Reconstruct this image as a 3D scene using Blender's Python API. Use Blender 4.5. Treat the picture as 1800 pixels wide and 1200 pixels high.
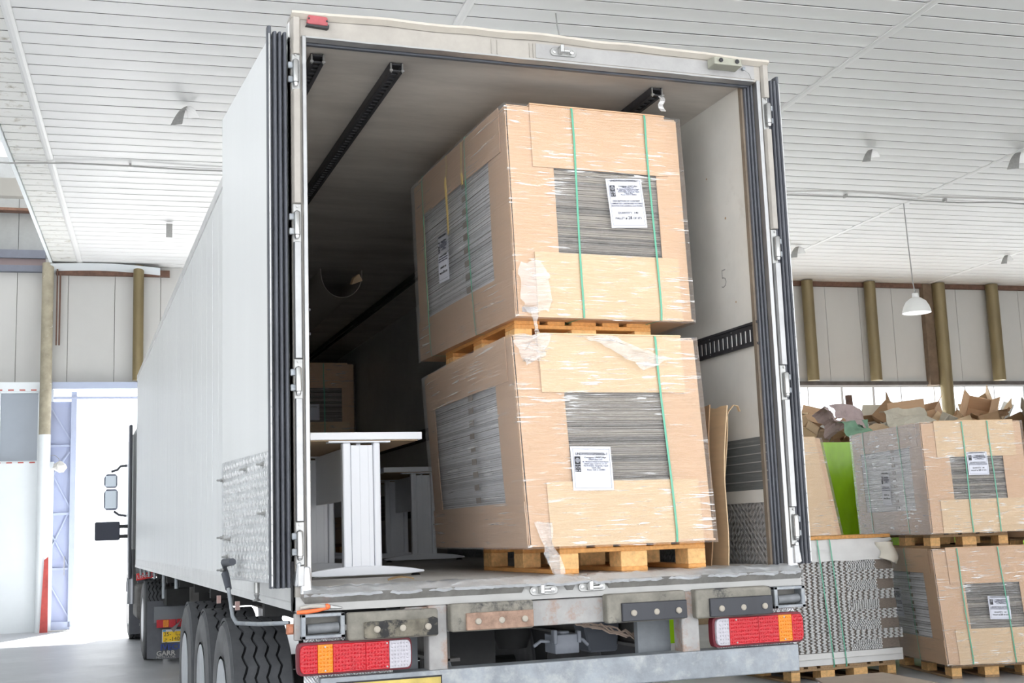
import bpy, bmesh, math, random
from mathutils import Vector, Matrix, noise
random.seed(7)
PI = math.pi
S = bpy.context.scene
COL = S.collection
for o in list(bpy.data.objects): bpy.data.objects.remove(o)

# ------------------------------------------------------------------ camera, world, sun, exposure
yaw, pitch, roll = .34433, .15003, -.034834
cy_, sy_ = math.cos(yaw), math.sin(yaw)
fwd = Vector((sy_*math.cos(pitch), cy_*math.cos(pitch), math.sin(pitch)))
r0 = Vector((cy_, -sy_, 0)); u0 = r0.cross(fwd)
rt = math.cos(roll)*r0 + math.sin(roll)*u0
up = -math.sin(roll)*r0 + math.cos(roll)*u0
cam = bpy.data.cameras.new('camera'); camo = bpy.data.objects.new('camera', cam); COL.objects.link(camo)
cam.sensor_width = 36; cam.lens = 2206.5*36/1800; cam.clip_end = 300
camo.matrix_world = Matrix(((rt.x, up.x, -fwd.x, -.9797), (rt.y, up.y, -fwd.y, -5.7114), (rt.z, up.z, -fwd.z, 1.52), (0, 0, 0, 1)))
S.camera = camo

w = bpy.data.worlds.new('world'); S.world = w; w.use_nodes = True
bg = w.node_tree.nodes['Background']; bg.inputs[0].default_value = (.93, .96, 1, 1); bg.inputs[1].default_value = 4.2
sun = bpy.data.lights.new('sun', 'SUN'); suno = bpy.data.objects.new('sun', sun); COL.objects.link(suno)
sun.energy = 60; sun.angle = .05; sun.color = (1, .99, .97)
suno.rotation_euler = Vector((-.35, -.72, -.90)).to_track_quat('-Z', 'Y').to_euler(); suno.location = (0, 40, 30)
S.view_settings.view_transform = 'Standard'; S.view_settings.look = 'None'
S.view_settings.gamma = 1; S.view_settings.use_curve_mapping = False
S.view_settings.exposure = -0.52

# ------------------------------------------------------------------ materials
MATS = {}
def mat(name, col=(.5, .5, .5), rough=.6, metal=0., var=0., vscale=6., bump=0., bscale=60., col2=None, c2scale=2., c2lo=.5, c2hi=.7, stretch=(1, 1, 1), spec=.5, rvar=0.):
    if name in MATS: return MATS[name]
    m = bpy.data.materials.new(name); m.use_nodes = True; nt = m.node_tree; N = nt.nodes; L = nt.links
    b = N['Principled BSDF']; b.inputs['Roughness'].default_value = rough; b.inputs['Metallic'].default_value = metal
    b.inputs['Specular IOR Level'].default_value = spec
    b.inputs['Base Color'].default_value = (*col, 1)
    if var or bump or col2 or rvar:
        tc = N.new('ShaderNodeTexCoord'); mp = N.new('ShaderNodeMapping'); mp.inputs['Scale'].default_value = stretch
        L.new(tc.outputs['Object'], mp.inputs[0])
        n1 = N.new('ShaderNodeTexNoise'); n1.inputs['Scale'].default_value = vscale; n1.inputs['Detail'].default_value = 6; n1.inputs['Roughness'].default_value = .65
        L.new(mp.outputs[0], n1.inputs['Vector'])
        out = None
        if var:
            r = N.new('ShaderNodeValToRGB'); r.color_ramp.elements[0].position = .3; r.color_ramp.elements[1].position = .7
            r.color_ramp.elements[0].color = (*[c*(1-var) for c in col], 1); r.color_ramp.elements[1].color = (*[min(1, c*(1+var*.5)) for c in col], 1)
            L.new(n1.outputs[0], r.inputs[0]); out = r.outputs[0]
        if col2:
            n2 = N.new('ShaderNodeTexNoise'); n2.inputs['Scale'].default_value = c2scale; n2.inputs['Detail'].default_value = 8; n2.inputs['Roughness'].default_value = .7
            L.new(mp.outputs[0], n2.inputs['Vector'])
            r2 = N.new('ShaderNodeValToRGB'); r2.color_ramp.elements[0].position = c2lo; r2.color_ramp.elements[1].position = c2hi
            L.new(n2.outputs[0], r2.inputs[0])
            mx = N.new('ShaderNodeMix'); mx.data_type = 'RGBA'
            L.new(r2.outputs[0], mx.inputs[0])
            if out: L.new(out, mx.inputs[6])
            else: mx.inputs[6].default_value = (*col, 1)
            mx.inputs[7].default_value = (*col2, 1); out = mx.outputs[2]
        if out: L.new(out, b.inputs['Base Color'])
        if bump:
            n3 = N.new('ShaderNodeTexNoise'); n3.inputs['Scale'].default_value = bscale; n3.inputs['Detail'].default_value = 4
            L.new(mp.outputs[0], n3.inputs['Vector'])
            bp = N.new('ShaderNodeBump'); bp.inputs['Strength'].default_value = bump; bp.inputs['Distance'].default_value = .01
            L.new(n3.outputs[0], bp.inputs['Height']); L.new(bp.outputs[0], b.inputs['Normal'])
        if rvar:
            mr = N.new('ShaderNodeMapRange'); mr.inputs[3].default_value = max(.02, rough-rvar); mr.inputs[4].default_value = min(1, rough+rvar)
            L.new(n1.outputs[0], mr.inputs[0]); L.new(mr.outputs[0], b.inputs['Roughness'])
    MATS[name] = m; return m

def checker_plate(name, col, rough, metal, scale=22., strength=.8):
    m = mat(name, col, rough, metal, var=.25, vscale=5)
    nt = m.node_tree; N = nt.nodes; L = nt.links; b = N['Principled BSDF']
    tc = N.new('ShaderNodeTexCoord')
    # raised bars crossing both ways: two rotated wave sets masked by a checker
    outs = []
    for ang in (PI/4, -PI/4):
        sep = N.new('ShaderNodeMapping'); sep.inputs['Rotation'].default_value = (ang, ang, 0) ; L.new(tc.outputs['Object'], sep.inputs[0])
        wv = N.new('ShaderNodeTexWave'); wv.bands_direction = 'Z'; wv.inputs['Scale'].default_value = scale; wv.inputs['Distortion'].default_value = 0
        L.new(sep.outputs[0], wv.inputs['Vector']); outs.append(wv.outputs['Fac'])
    ck = N.new('ShaderNodeTexChecker'); ck.inputs['Scale'].default_value = scale*.55
    mp = N.new('ShaderNodeMapping'); mp.inputs['Rotation'].default_value = (PI/4, PI/4, 0); L.new(tc.outputs['Object'], mp.inputs[0]); L.new(mp.outputs[0], ck.inputs['Vector'])
    mx = N.new('ShaderNodeMix'); L.new(ck.outputs['Fac'], mx.inputs[0]); L.new(outs[0], mx.inputs[2]); L.new(outs[1], mx.inputs[3])
    bp = N.new('ShaderNodeBump'); bp.inputs['Strength'].default_value = strength; bp.inputs['Distance'].default_value = .006
    L.new(mx.outputs[0], bp.inputs['Height']); L.new(bp.outputs[0], b.inputs['Normal'])
    return m

def film_mat(name, tint=(1, 1, 1), veil=.1, streak=.5, vert=False, dens=1., hs=6.):
    """thin stretch film: mostly clear, glossy creases with highlights painted in as white streaks"""
    m = bpy.data.materials.new(name); m.use_nodes = True; nt = m.node_tree; N = nt.nodes; L = nt.links
    for n in list(N): N.remove(n)
    out = N.new('ShaderNodeOutputMaterial'); tr = N.new('ShaderNodeBsdfTransparent'); gl = N.new('ShaderNodeBsdfGlossy'); df = N.new('ShaderNodeBsdfTranslucent'); d2 = N.new('ShaderNodeBsdfDiffuse')
    tr.inputs[0].default_value = (1, 1, 1, 1); gl.inputs['Roughness'].default_value = .16
    d2.inputs[0].default_value = (*tint, 1); df.inputs[0].default_value = (*tint, 1)
    tc = N.new('ShaderNodeTexCoord'); mp = N.new('ShaderNodeMapping'); mp.inputs['Scale'].default_value = (hs, hs, 85) if not vert else (40, 40, 5)
    L.new(tc.outputs['Object'], mp.inputs[0])
    n1 = N.new('ShaderNodeTexNoise'); n1.inputs['Scale'].default_value = 1.; n1.inputs['Detail'].default_value = 5; n1.inputs['Distortion'].default_value = .6; L.new(mp.outputs[0], n1.inputs['Vector'])
    n2 = N.new('ShaderNodeTexNoise'); n2.inputs['Scale'].default_value = 3.2; n2.inputs['Detail'].default_value = 3; L.new(tc.outputs['Object'], n2.inputs['Vector'])
    bp = N.new('ShaderNodeBump'); bp.inputs['Strength'].default_value = .55; bp.inputs['Distance'].default_value = .02; L.new(n1.outputs[0], bp.inputs['Height']); L.new(bp.outputs[0], gl.inputs['Normal'])
    r1 = N.new('ShaderNodeMapRange'); r1.inputs[1].default_value = .56; r1.inputs[2].default_value = .68; L.new(n1.outputs[0], r1.inputs[0])
    r2 = N.new('ShaderNodeMapRange'); r2.inputs[1].default_value = .45; r2.inputs[2].default_value = .62; L.new(n2.outputs[0], r2.inputs[0])
    mu = N.new('ShaderNodeMath'); mu.operation = 'MULTIPLY'; L.new(r1.outputs[0], mu.inputs[0]); L.new(r2.outputs[0], mu.inputs[1])
    m2 = N.new('ShaderNodeMath'); m2.operation = 'MULTIPLY_ADD'; L.new(mu.outputs[0], m2.inputs[0]); m2.inputs[1].default_value = streak; m2.inputs[2].default_value = veil
    a1 = N.new('ShaderNodeMixShader'); a1.inputs[0].default_value = .25; L.new(d2.outputs[0], a1.inputs[1]); L.new(gl.outputs[0], a1.inputs[2])  # mostly white diffuse, so the streak highlights sit in the colour
    a2 = N.new('ShaderNodeMixShader'); L.new(m2.outputs[0], a2.inputs[0]); L.new(tr.outputs[0], a2.inputs[1]); L.new(a1.outputs[0], a2.inputs[2])
    lw = N.new('ShaderNodeLayerWeight'); lw.inputs[0].default_value = .25; L.new(bp.outputs[0], lw.inputs['Normal'])
    g2 = N.new('ShaderNodeMath'); g2.operation = 'MULTIPLY_ADD'; L.new(lw.outputs['Fresnel'], g2.inputs[0]); g2.inputs[1].default_value = .45*dens; g2.inputs[2].default_value = .03
    a3 = N.new('ShaderNodeMixShader'); L.new(g2.outputs[0], a3.inputs[0]); L.new(a2.outputs[0], a3.inputs[1]); L.new(gl.outputs[0], a3.inputs[2])
    L.new(a3.outputs[0], out.inputs[0]); MATS[name] = m; return m

CARD = mat('cardboard', (.64, .42, .255), .62, var=.07, vscale=3, stretch=(1, 1, 8), bump=.08, bscale=30)
CARD2 = mat('pale_cardboard', (.70, .51, .31), .6, var=.08, vscale=3, stretch=(1, 1, 14), bump=.12, bscale=20)
CARD_IN = mat('brown_cardboard', (.36, .22, .12), .8, var=.15)
SHEET_D = mat('grey_brown_sheet_edge', (.25, .22, .19), .6, var=.3, vscale=30, stretch=(1, 1, 12))
SHEET_D2 = mat('dark_sheet_edge', (.14, .125, .11), .6, var=.3, vscale=30)
SHEET_D3 = mat('tan_sheet_edge', (.30, .265, .22), .6, var=.2, vscale=30)
SHEET_L = mat('white_sheet_edge', (.72, .72, .75), .6, var=.12, vscale=20)
SHEET_L2 = mat('grey_sheet_edge', (.56, .56, .59), .6, var=.2, vscale=20)
SHEET_L3 = mat('bright_sheet_edge', (.82, .82, .84), .6)
DARKCORE = mat('dark_core', (.10, .09, .085), .9)
PAPER = mat('label_paper', (.72, .73, .80), .5)
INK = mat('label_ink', (.015, .015, .02), .6)
INKL = mat('pale_ink', (.08, .085, .13), .6)
STRAP = mat('green_strap', (.10, .40, .26), .3, spec=.6)
WOOD = mat('orange_pallet_wood', (.74, .37, .12), .7, var=.25, vscale=5, stretch=(9, 1.2, 9), bump=.3, bscale=40)
WOODB = mat('pallet_block_wood', (.80, .48, .20), .8, var=.3, vscale=30, bump=.3, bscale=90)
WOODG = mat('dull_pallet_wood', (.40, .26, .14), .8, var=.35, vscale=5, stretch=(9, 1.2, 9), bump=.3, bscale=40)
FILM = film_mat('stretch_film', veil=.04, streak=1.0)
FILMS = film_mat('stretch_film_dusty', veil=.17, streak=.55, dens=1.2, hs=2.0)
FILMG = film_mat('glossy_side_film', (.9, .9, .95), veil=.24, streak=.8, dens=1.6)  # heavier white veil and streaks paint in the bright reflections
FILML = film_mat('loose_film', veil=.30, streak=.6)
FILMT = film_mat('side_film_dull', (.8, .75, .7), veil=.06, streak=.25, hs=2.5)
GREEN = mat('lime_plastic', (.33, .62, .01), .22, var=.15, vscale=4, bump=.5, bscale=9, stretch=(1, 1, .4))
SLATM = mat('ceiling_enamel', (.72, .72, .71), .45, var=.03, vscale=.7)
SLATS_ST = mat('stained_enamel', (.70, .70, .67), .5, col2=(.28, .24, .17), c2scale=5, c2lo=.55, c2hi=.72)
WALLP = mat('wall_panel_paint', (.50, .495, .475), .6, var=.06, vscale=.8, col2=(.36, .30, .22), c2scale=1.4, c2lo=.68, c2hi=.85, stretch=(1, 1, .5))
WALLW = mat('white_paint', (.80, .84, .86), .6, var=.04, vscale=1.2, col2=(.5, .45, .38), c2scale=2.5, c2lo=.72, c2hi=.85)
PIPE = mat('bronze_column_paint', (.20, .155, .075), .42, metal=.25, var=.2, vscale=3, stretch=(1, 1, .3))
PIPEG = mat('grey_column_paint', (.38, .34, .25), .6, var=.25, vscale=6, col2=(.7, .68, .62), c2scale=8, c2lo=.62, c2hi=.7)
STEELB = mat('blue_grey_steel', (.13, .14, .175), .5, var=.1)
GATE = mat('gate_paint', (.42, .47, .62), .5, var=.04)
RUST = mat('rusty_brown_steel', (.15, .08, .055), .8, var=.4, vscale=9, bump=.3)
REDP = mat('red_oxide_paint', (.42, .06, .05), .6, var=.3, vscale=8)
FLOOR = mat('concrete_floor', (.46, .47, .49), .42, var=.14, vscale=1.1, bump=.12, bscale=25, col2=(.58, .59, .60), c2scale=.6, rvar=.1)
GROUND = mat('outside_ground', (.70, .70, .70), .9, var=.1)
GRP = mat('white_grp_skin', (.74, .75, .745), .38, var=.04, vscale=1.5, col2=(.45, .38, .28), c2scale=3.0, c2lo=.74, c2hi=.9, stretch=(1, 1, .15))
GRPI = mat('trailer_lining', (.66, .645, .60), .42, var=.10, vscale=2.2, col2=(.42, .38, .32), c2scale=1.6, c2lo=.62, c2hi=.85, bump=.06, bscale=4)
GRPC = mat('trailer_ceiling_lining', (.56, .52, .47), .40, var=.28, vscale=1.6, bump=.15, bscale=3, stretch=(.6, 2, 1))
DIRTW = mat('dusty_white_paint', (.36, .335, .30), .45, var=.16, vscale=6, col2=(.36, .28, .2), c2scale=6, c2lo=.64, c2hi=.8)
STAIN = mat('stainless_steel', (.38, .38, .38), .32, metal=.85, var=.15, vscale=5, bump=.25, bscale=14, rvar=.1)
CRUMP = mat('crumpled_aluminium', (.66, .67, .68), .30, metal=.7, var=.1, bump=.8, bscale=16)
GALV = mat('galvanised_steel', (.30, .325, .35), .5, metal=.35, var=.3, vscale=7, bump=.1, col2=(.42, .43, .43), c2scale=9, c2lo=.5, c2hi=.7)
GALVR = mat('rusty_galvanised', (.38, .37, .36), .6, metal=.2, var=.2, vscale=7, col2=(.33, .19, .12), c2scale=6, c2lo=.5, c2hi=.66)
STEEL = mat('zinc_fitting', (.38, .38, .37), .35, metal=.7, var=.15, vscale=30)
RUB = mat('black_rubber', (.03, .032, .04), .42, var=.25, vscale=5, stretch=(1, 1, .2))
SEAL = mat('door_seal_rubber', (.085, .09, .105), .36, var=.3, vscale=6, col2=(.2, .19, .18), c2scale=12, c2lo=.64, c2hi=.8, stretch=(1, 1, .3))
DUSTR = mat('dusty_rubber', (.24, .225, .19), .85, var=.35, vscale=9, bump=.3, bscale=30, col2=(.05, .05, .05), c2scale=7, c2lo=.56, c2hi=.66)
TYRE = mat('tyre_rubber', (.085, .088, .095), .75, var=.25, vscale=8, bump=.1)
TYRES = mat('tyre_sidewall', (.15, .15, .155), .7, var=.3, vscale=5)
TYREG = mat('tyre_groove', (.015, .015, .017), .9)
RIM = mat('wheel_rim', (.55, .57, .60), .45, metal=.3, var=.15, vscale=5)
CHASS = mat('dusty_chassis', (.13, .125, .12), .8, var=.4, vscale=5)
CHASB = mat('black_chassis', (.035, .035, .035), .8, var=.3, vscale=5)
MUD = mat('mud_flap_rubber', (.12, .125, .14), .7, var=.2, vscale=5)
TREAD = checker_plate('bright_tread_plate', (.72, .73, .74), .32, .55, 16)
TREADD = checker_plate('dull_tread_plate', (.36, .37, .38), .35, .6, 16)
TRACK = mat('black_track', (.05, .05, .055), .5, metal=.3, var=.3, vscale=20)
RUBP = mat('grey_rub_panel', (.13, .14, .14), .5, var=.25, vscale=12, stretch=(.4, .4, 6), col2=(.3, .3, .29), c2scale=5, c2lo=.6, c2hi=.8)
REDL = mat('red_lens', (.52, .006, .016), .15, var=.15, vscale=40, bump=.5, bscale=90)
AMBL = mat('amber_lens', (.80, .24, .006), .15, var=.2, vscale=60, bump=.5, bscale=90)
WHL = mat('clear_lens', (.50, .48, .52), .15, var=.15, vscale=60, bump=.5, bscale=90)
FADER = mat('faded_red_lens', (.38, .08, .09), .4, var=.3, vscale=15)
DESKW = mat('white_desk_laminate', (.86, .87, .90), .35)
DESKM = mat('white_powder_coat', (.84, .86, .90), .3)
DESKB = mat('chipboard_edge', (.45, .32, .2), .7)
FLRI = mat('trailer_floor_board', (.48, .46, .43), .6, var=.2, vscale=3, stretch=(1, .3, 1), bump=.15, bscale=25)
ORANGE = mat('orange_grip', (.85, .17, .05), .4)
GREYG = mat('grey_grip', (.42, .40, .36), .6)
YEL = mat('yellow_plate', (.95, .62, .02), .4, var=.06, vscale=10)
YELD = mat('dusty_yellow_plate', (.62, .47, .12), .5, var=.35, vscale=8)
BLK = mat('black_ink', (.01, .01, .012), .5)
BLUE = mat('blue_ink', (.04, .07, .28), .5)
GREYT = mat('grey_lettering', (.50, .49, .47), .5)
REDB = mat('red_paint', (.72, .03, .03), .4)
GLASSM = mat('hazy_glass', (.25, .29, .34), .12, var=.1, vscale=.6, spec=.8)
LAMPW = mat('white_lamp_enamel', (.82, .82, .80), .3)
TAPER = mat('red_tape', (.5, .1, .08), .6)
BAG = mat('crumpled_bag', (.72, .70, .66), .6, var=.2, vscale=30, bump=.6, bscale=30)
PINKP = mat('pinkish_paper', (.52, .41, .40), .7, var=.15)
GRNP = mat('green_paper', (.22, .38, .26), .7, var=.15)
CRMP = mat('cream_paper', (.60, .55, .45), .7, var=.12)
WHP = mat('white_card', (.75, .74, .70), .7)
MIRR = mat('mirror_glass', (.5, .55, .6), .06, metal=1.)
BLKPL = mat('black_plastic', (.02, .02, .022), .45)
TAPEY = mat('parcel_tape', (.68, .50, .18), .3)

# ------------------------------------------------------------------ geometry helpers
WM = Matrix.Translation((-1.7, 19.5, 0)) @ Matrix.Rotation(math.radians(-4), 4, 'Z')   # warehouse frame: x = u, y = -v
ROOT = {}
class MB:
    def __init__(s): s.v = []; s.f = []; s.mi = []; s.mats = []
    def m(s, mt):
        if mt is None: return 0
        if mt not in s.mats: s.mats.append(mt)
        return s.mats.index(mt)
    def hexa(s, c, mt=None):
        """c: 8 corners, 0-3 bottom ccw, 4-7 top ccw"""
        n = len(s.v); s.v += [Vector(p) for p in c]
        for q in ((3, 2, 1, 0), (4, 5, 6, 7), (0, 1, 5, 4), (1, 2, 6, 5), (2, 3, 7, 6), (3, 0, 4, 7)):
            s.f.append(tuple(n+i for i in q)); s.mi.append(s.m(mt))
        return s
    def box(s, x0, x1, y0, y1, z0, z1, mt=None):
        return s.hexa([(x0, y0, z0), (x1, y0, z0), (x1, y1, z0), (x0, y1, z0), (x0, y0, z1), (x1, y0, z1), (x1, y1, z1), (x0, y1, z1)], mt)
    def grid(s, fn, nu, nv, mt=None, thick=None):
        """fn(u,v)->point ; optional thick = fn2(u,v) gives back surface -> closed slab"""
        n = len(s.v); k = s.m(mt)
        for j in range(nv+1):
            for i in range(nu+1): s.v.append(Vector(fn(i/nu, j/nv)))
        W = nu+1
        for j in range(nv):
            for i in range(nu): s.f.append((n+j*W+i, n+j*W+i+1, n+(j+1)*W+i+1, n+(j+1)*W+i)); s.mi.append(k)
        if thick:
            n2 = len(s.v)
            for j in range(nv+1):
                for i in range(nu+1): s.v.append(Vector(thick(i/nu, j/nv)))
            for j in range(nv):
                for i in range(nu): s.f.append((n2+(j+1)*W+i, n2+(j+1)*W+i+1, n2+j*W+i+1, n2+j*W+i)); s.mi.append(k)
            for i in range(nu):
                s.f.append((n+i+1, n+i, n2+i, n2+i+1)); s.mi.append(k)
                a = nv*W; s.f.append((n+a+i, n+a+i+1, n2+a+i+1, n2+a+i)); s.mi.append(k)
            for j in range(nv):
                s.f.append((n+j*W, n+(j+1)*W, n2+(j+1)*W, n2+j*W)); s.mi.append(k)
                a = nu; s.f.append((n+(j+1)*W+a, n+j*W+a, n2+j*W+a, n2+(j+1)*W+a)); s.mi.append(k)
        return s
    def prism(s, poly, a, b, axis='y', mt=None):
        """poly 2D outline extruded along axis from a to b. axis y: poly=(x,z); x: (y,z); z: (x,y)"""
        def P(p, t):
            return {'y': (p[0], t, p[1]), 'x': (t, p[0], p[1]), 'z': (p[0], p[1], t)}[axis]
        n = len(s.v); k = len(poly); s.v += [Vector(P(p, a)) for p in poly] + [Vector(P(p, b)) for p in poly]
        q = s.m(mt)
        s.f.append(tuple(range(n, n+k))); s.mi.append(q); s.f.append(tuple(range(n+2*k-1, n+k-1, -1))); s.mi.append(q)
        for i in range(k):
            j = (i+1) % k; s.f.append((n+j, n+i, n+k+i, n+k+j)); s.mi.append(q)
        return s
    def tube(s, pts, r, seg=8, mt=None, cap=True):
        pts = [Vector(p) for p in pts]; q = s.m(mt); n = len(s.v); ref = None
        for i, p in enumerate(pts):
            d = (pts[min(i+1, len(pts)-1)] - pts[max(i-1, 0)]).normalized()
            if ref is None: ref = Vector((0, 0, 1)) if abs(d.z) < .9 else Vector((1, 0, 0))
            a = d.cross(ref).normalized(); bb = a.cross(d).normalized(); ref = bb
            rr = r[i] if isinstance(r, (list, tuple)) else r
            for k in range(seg):
                t = 2*PI*k/seg; s.v.append(p + rr*(math.cos(t)*a + math.sin(t)*bb))
        for i in range(len(pts)-1):
            for k in range(seg):
                k2 = (k+1) % seg; s.f.append((n+i*seg+k2, n+i*seg+k, n+(i+1)*seg+k, n+(i+1)*seg+k2)); s.mi.append(q)
        if cap:
            s.f.append(tuple(n+k for k in range(seg))); s.mi.append(q)
            e = n+(len(pts)-1)*seg; s.f.append(tuple(e+k for k in range(seg-1, -1, -1))); s.mi.append(q)
        return s
    def ribbon(s, pts, side, w, th, mt=None):
        """flat strap: path of points, width vector side, thickness along local normal"""
        pts = [Vector(p) for p in pts]; side = Vector(side).normalized(); q = s.m(mt); n = len(s.v)
        for i, p in enumerate(pts):
            d = (pts[min(i+1, len(pts)-1)] - pts[max(i-1, 0)]).normalized(); nn = d.cross(side).normalized()
            for a, b in ((-1, -1), (1, -1), (1, 1), (-1, 1)): s.v.append(p + side*w/2*a + nn*th/2*b)
        for i in range(len(pts)-1):
            for k in range(4):
                k2 = (k+1) % 4; s.f.append((n+i*4+k, n+i*4+k2, n+(i+1)*4+k2, n+(i+1)*4+k)); s.mi.append(q)
        s.f.append((n+3, n+2, n+1, n)); s.mi.append(q); e = n+(len(pts)-1)*4; s.f.append((e, e+1, e+2, e+3)); s.mi.append(q)
        return s
    def lathe(s, prof, c=(0, 0, 0), axis='z', seg=24, mt=None, mts=None):
        """prof: (r, h) list"""
        n = len(s.v); c = Vector(c)
        for (r, h) in prof:
            for k in range(seg):
                t = 2*PI*k/seg; a, b = r*math.cos(t), r*math.sin(t)
                s.v.append(c + Vector({'z': (a, b, h), 'x': (h, a, b), 'y': (b, h, a)}[axis]))
        for i in range(len(prof)-1):
            q = s.m(mts[i] if mts else mt)
            for k in range(seg):
                k2 = (k+1) % seg; s.f.append((n+i*seg+k, n+i*seg+k2, n+(i+1)*seg+k2, n+(i+1)*seg+k)); s.mi.append(q)
        for idx, rev in ((0, True), (len(prof)-1, False)):
            if prof[idx][0] > 1e-4:
                ring = [n+idx*seg+k for k in range(seg)]; s.f.append(tuple(ring[::-1] if rev else ring)); s.mi.append(s.m(mts[0 if rev else -1] if mts else mt))
        return s
    def build(s, name, mt=None, parent=None, M=None, smooth=None, bevel=0, seg=1, kind=None, label=None, cat=None, group=None, jit=0):
        vs = s.v
        if jit: vs = [v + Vector(noise.noise_vector(v*11))*jit for v in vs]
        if M: vs = [M @ v for v in vs]
        if parent is not None:
            Mi = ROOT[parent.name].inverted(); vs = [Mi @ v for v in vs]; bw = ROOT[parent.name]
        else:
            c = Vector((0, 0, 0)); lo = Vector((min(v[i] for v in vs) for i in range(3))); hi = Vector((max(v[i] for v in vs) for i in range(3)))
            c = Vector(((lo.x+hi.x)/2, (lo.y+hi.y)/2, lo.z)); vs = [v - c for v in vs]; bw = Matrix.Translation(c)
        me = bpy.data.meshes.new(name); me.from_pydata([tuple(v) for v in vs], [], s.f)
        ms = s.mats if s.mats else [mt]
        for q in ms: me.materials.append(q if q else mt)
        if s.mats: me.polygons.foreach_set('material_index', s.mi)
        me.validate(); me.update()
        bm = bmesh.new(); bm.from_mesh(me); bmesh.ops.recalc_face_normals(bm, faces=bm.faces)
        bm.to_mesh(me); bm.free()
        if smooth: 
            me.shade_smooth(); me.set_sharp_from_angle(angle=math.radians(smooth))
        o = bpy.data.objects.new(name, me); COL.objects.link(o)
        if parent is not None: o.parent = parent; 
        else: o.location = bw.translation
        ROOT[o.name] = bw.copy()
        if bevel:
            b = o.modifiers.new('bevel', 'BEVEL'); b.width = bevel; b.segments = seg; b.limit_method = 'ANGLE'; b.angle_limit = math.radians(40)
        if kind: o['kind'] = kind
        if label: o['label'] = label
        if cat: o['category'] = cat
        if group: o['group'] = group
        return o

def thing(name, label, cat, loc=(0, 0, 0), rz=0, group=None, kind=None, M=None):
    o = bpy.data.objects.new(name, None); COL.objects.link(o); o.empty_display_size = .1
    mw = (M or Matrix()) @ Matrix.Translation(loc) @ Matrix.Rotation(rz, 4, 'Z')
    o.location = mw.translation; o.rotation_euler = mw.to_euler(); ROOT[o.name] = mw
    if label: o['label'] = label
    if cat: o['category'] = cat
    if group: o['group'] = group
    if kind: o['kind'] = kind
    return o

def dup(root, loc, rz, label=None, group=None, M=None):
    r = root.copy(); COL.objects.link(r)
    mw = (M or Matrix()) @ Matrix.Translation(loc) @ Matrix.Rotation(rz, 4, 'Z')
    r.location = mw.translation; r.rotation_euler = mw.to_euler(); ROOT[r.name] = mw
    if label: r['label'] = label
    if group: r['group'] = group
    for ch in list(root.children):
        c = ch.copy(); COL.objects.link(c); c.parent = r
        for g in list(ch.children):
            d = g.copy(); COL.objects.link(d); d.parent = c
    return r

def text(body, size, mt, parent, M, name='lettering', thick=.0004, align='CENTER', scalex=1., bold=0.):
    """flat print converted to a mesh; M places the text plane (x right, y up) in world space"""
    cu = bpy.data.curves.new(name, 'FONT'); cu.body = body; cu.size = size; cu.align_x = align; cu.align_y = 'CENTER'; cu.extrude = thick; cu.resolution_u = 2; cu.offset = bold
    t = bpy.data.objects.new('tmp', cu); COL.objects.link(t)
    bpy.context.view_layer.update(); dg = bpy.context.evaluated_depsgraph_get()
    me = bpy.data.meshes.new_from_object(t.evaluated_get(dg)); bpy.data.objects.remove(t)
    me.transform(Matrix.Diagonal((scalex, 1, 1, 1)))
    me.transform(ROOT[parent.name].inverted() @ M); me.materials.clear(); me.materials.append(mt)
    o = bpy.data.objects.new(name, me); COL.objects.link(o); o.parent = parent; ROOT[o.name] = ROOT[parent.name]
    return o
def plane_M(o, ex, ey):
    ex = Vector(ex).normalized(); ey = Vector(ey); ez = ex.cross(ey).normalized(); ey = ez.cross(ex).normalized()
    return Matrix(((ex.x, ey.x, ez.x, o[0]), (ex.y, ey.y, ez.y, o[1]), (ex.z, ey.z, ez.z, o[2]), (0, 0, 0, 1)))

def nz(p, s=1.): return noise.noise(Vector(p)*s)

# ================================================================== WAREHOUSE
U1, V1, ZC = 26., 27., 6.88
b = MB().box(-14, U1+4, -34, 1.2, -.25, 0); b.build('floor', FLOOR, M=WM, kind='structure')
b = MB().box(-60, 60, -75, 70, -.40, -.255); b.build('ground', GROUND, M=WM, kind='structure')

# ceiling: pressed metal slats between trims, each visible slat its own piece
ceil = thing('ceiling', 'white slatted metal ceiling of the warehouse', None, (0, 0, ZC), kind='structure', M=WM)
MB().box(.44, U1, -V1, 0, ZC+.055, ZC+.12).build('ceiling_backing', mat('dark_void', (.10, .09, .085), .9), ceil, M=WM)
bays = [(.46, .90), (.99, 5.43), (5.52, 10.24), (10.33, 14.77), (14.86, 19.55), (19.64, 25.9)]
def slat(mb, ua, ub, v, mt=None):
    sag = .002*random.uniform(-1, 1); n = len(mb.v)
    prof = [(-.148, .045), (-.146, .004), (-.07, -.006), (.04, -.003), (.130, .006), (.136, .012)]
    def pt(t, k): return (ua+(ub-ua)*t, -(v+k[0]), ZC+k[1]+sag*math.sin(PI*t)+.001*math.sin(3*PI*t+v*3))
    mb.grid(lambda a, c: pt(a, prof[int(round(c*5))]), 6, 5, mt)
rest = MB()
for bi, (ua, ub) in enumerate(bays):
    k = 0
    while True:
        v = .16+k*.3155; k += 1
        if v > V1: break
        vis = 3.2 < v < 15 and not (bi == 5 and v > 8)
        mt = SLATS_ST if bi == 0 else SLATM
        if vis and bi in (1, 2, 3, 4, 5, 0):
            m_ = MB(); slat(m_, ua, ub, v, mt); m_.build('ceiling_slat', mt, ceil, M=WM, smooth=25)
        else: slat(rest, ua, ub, v, mt)
rest.build('distant_ceiling_slats', SLATM, ceil, M=WM, smooth=25, kind='stuff')
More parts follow.
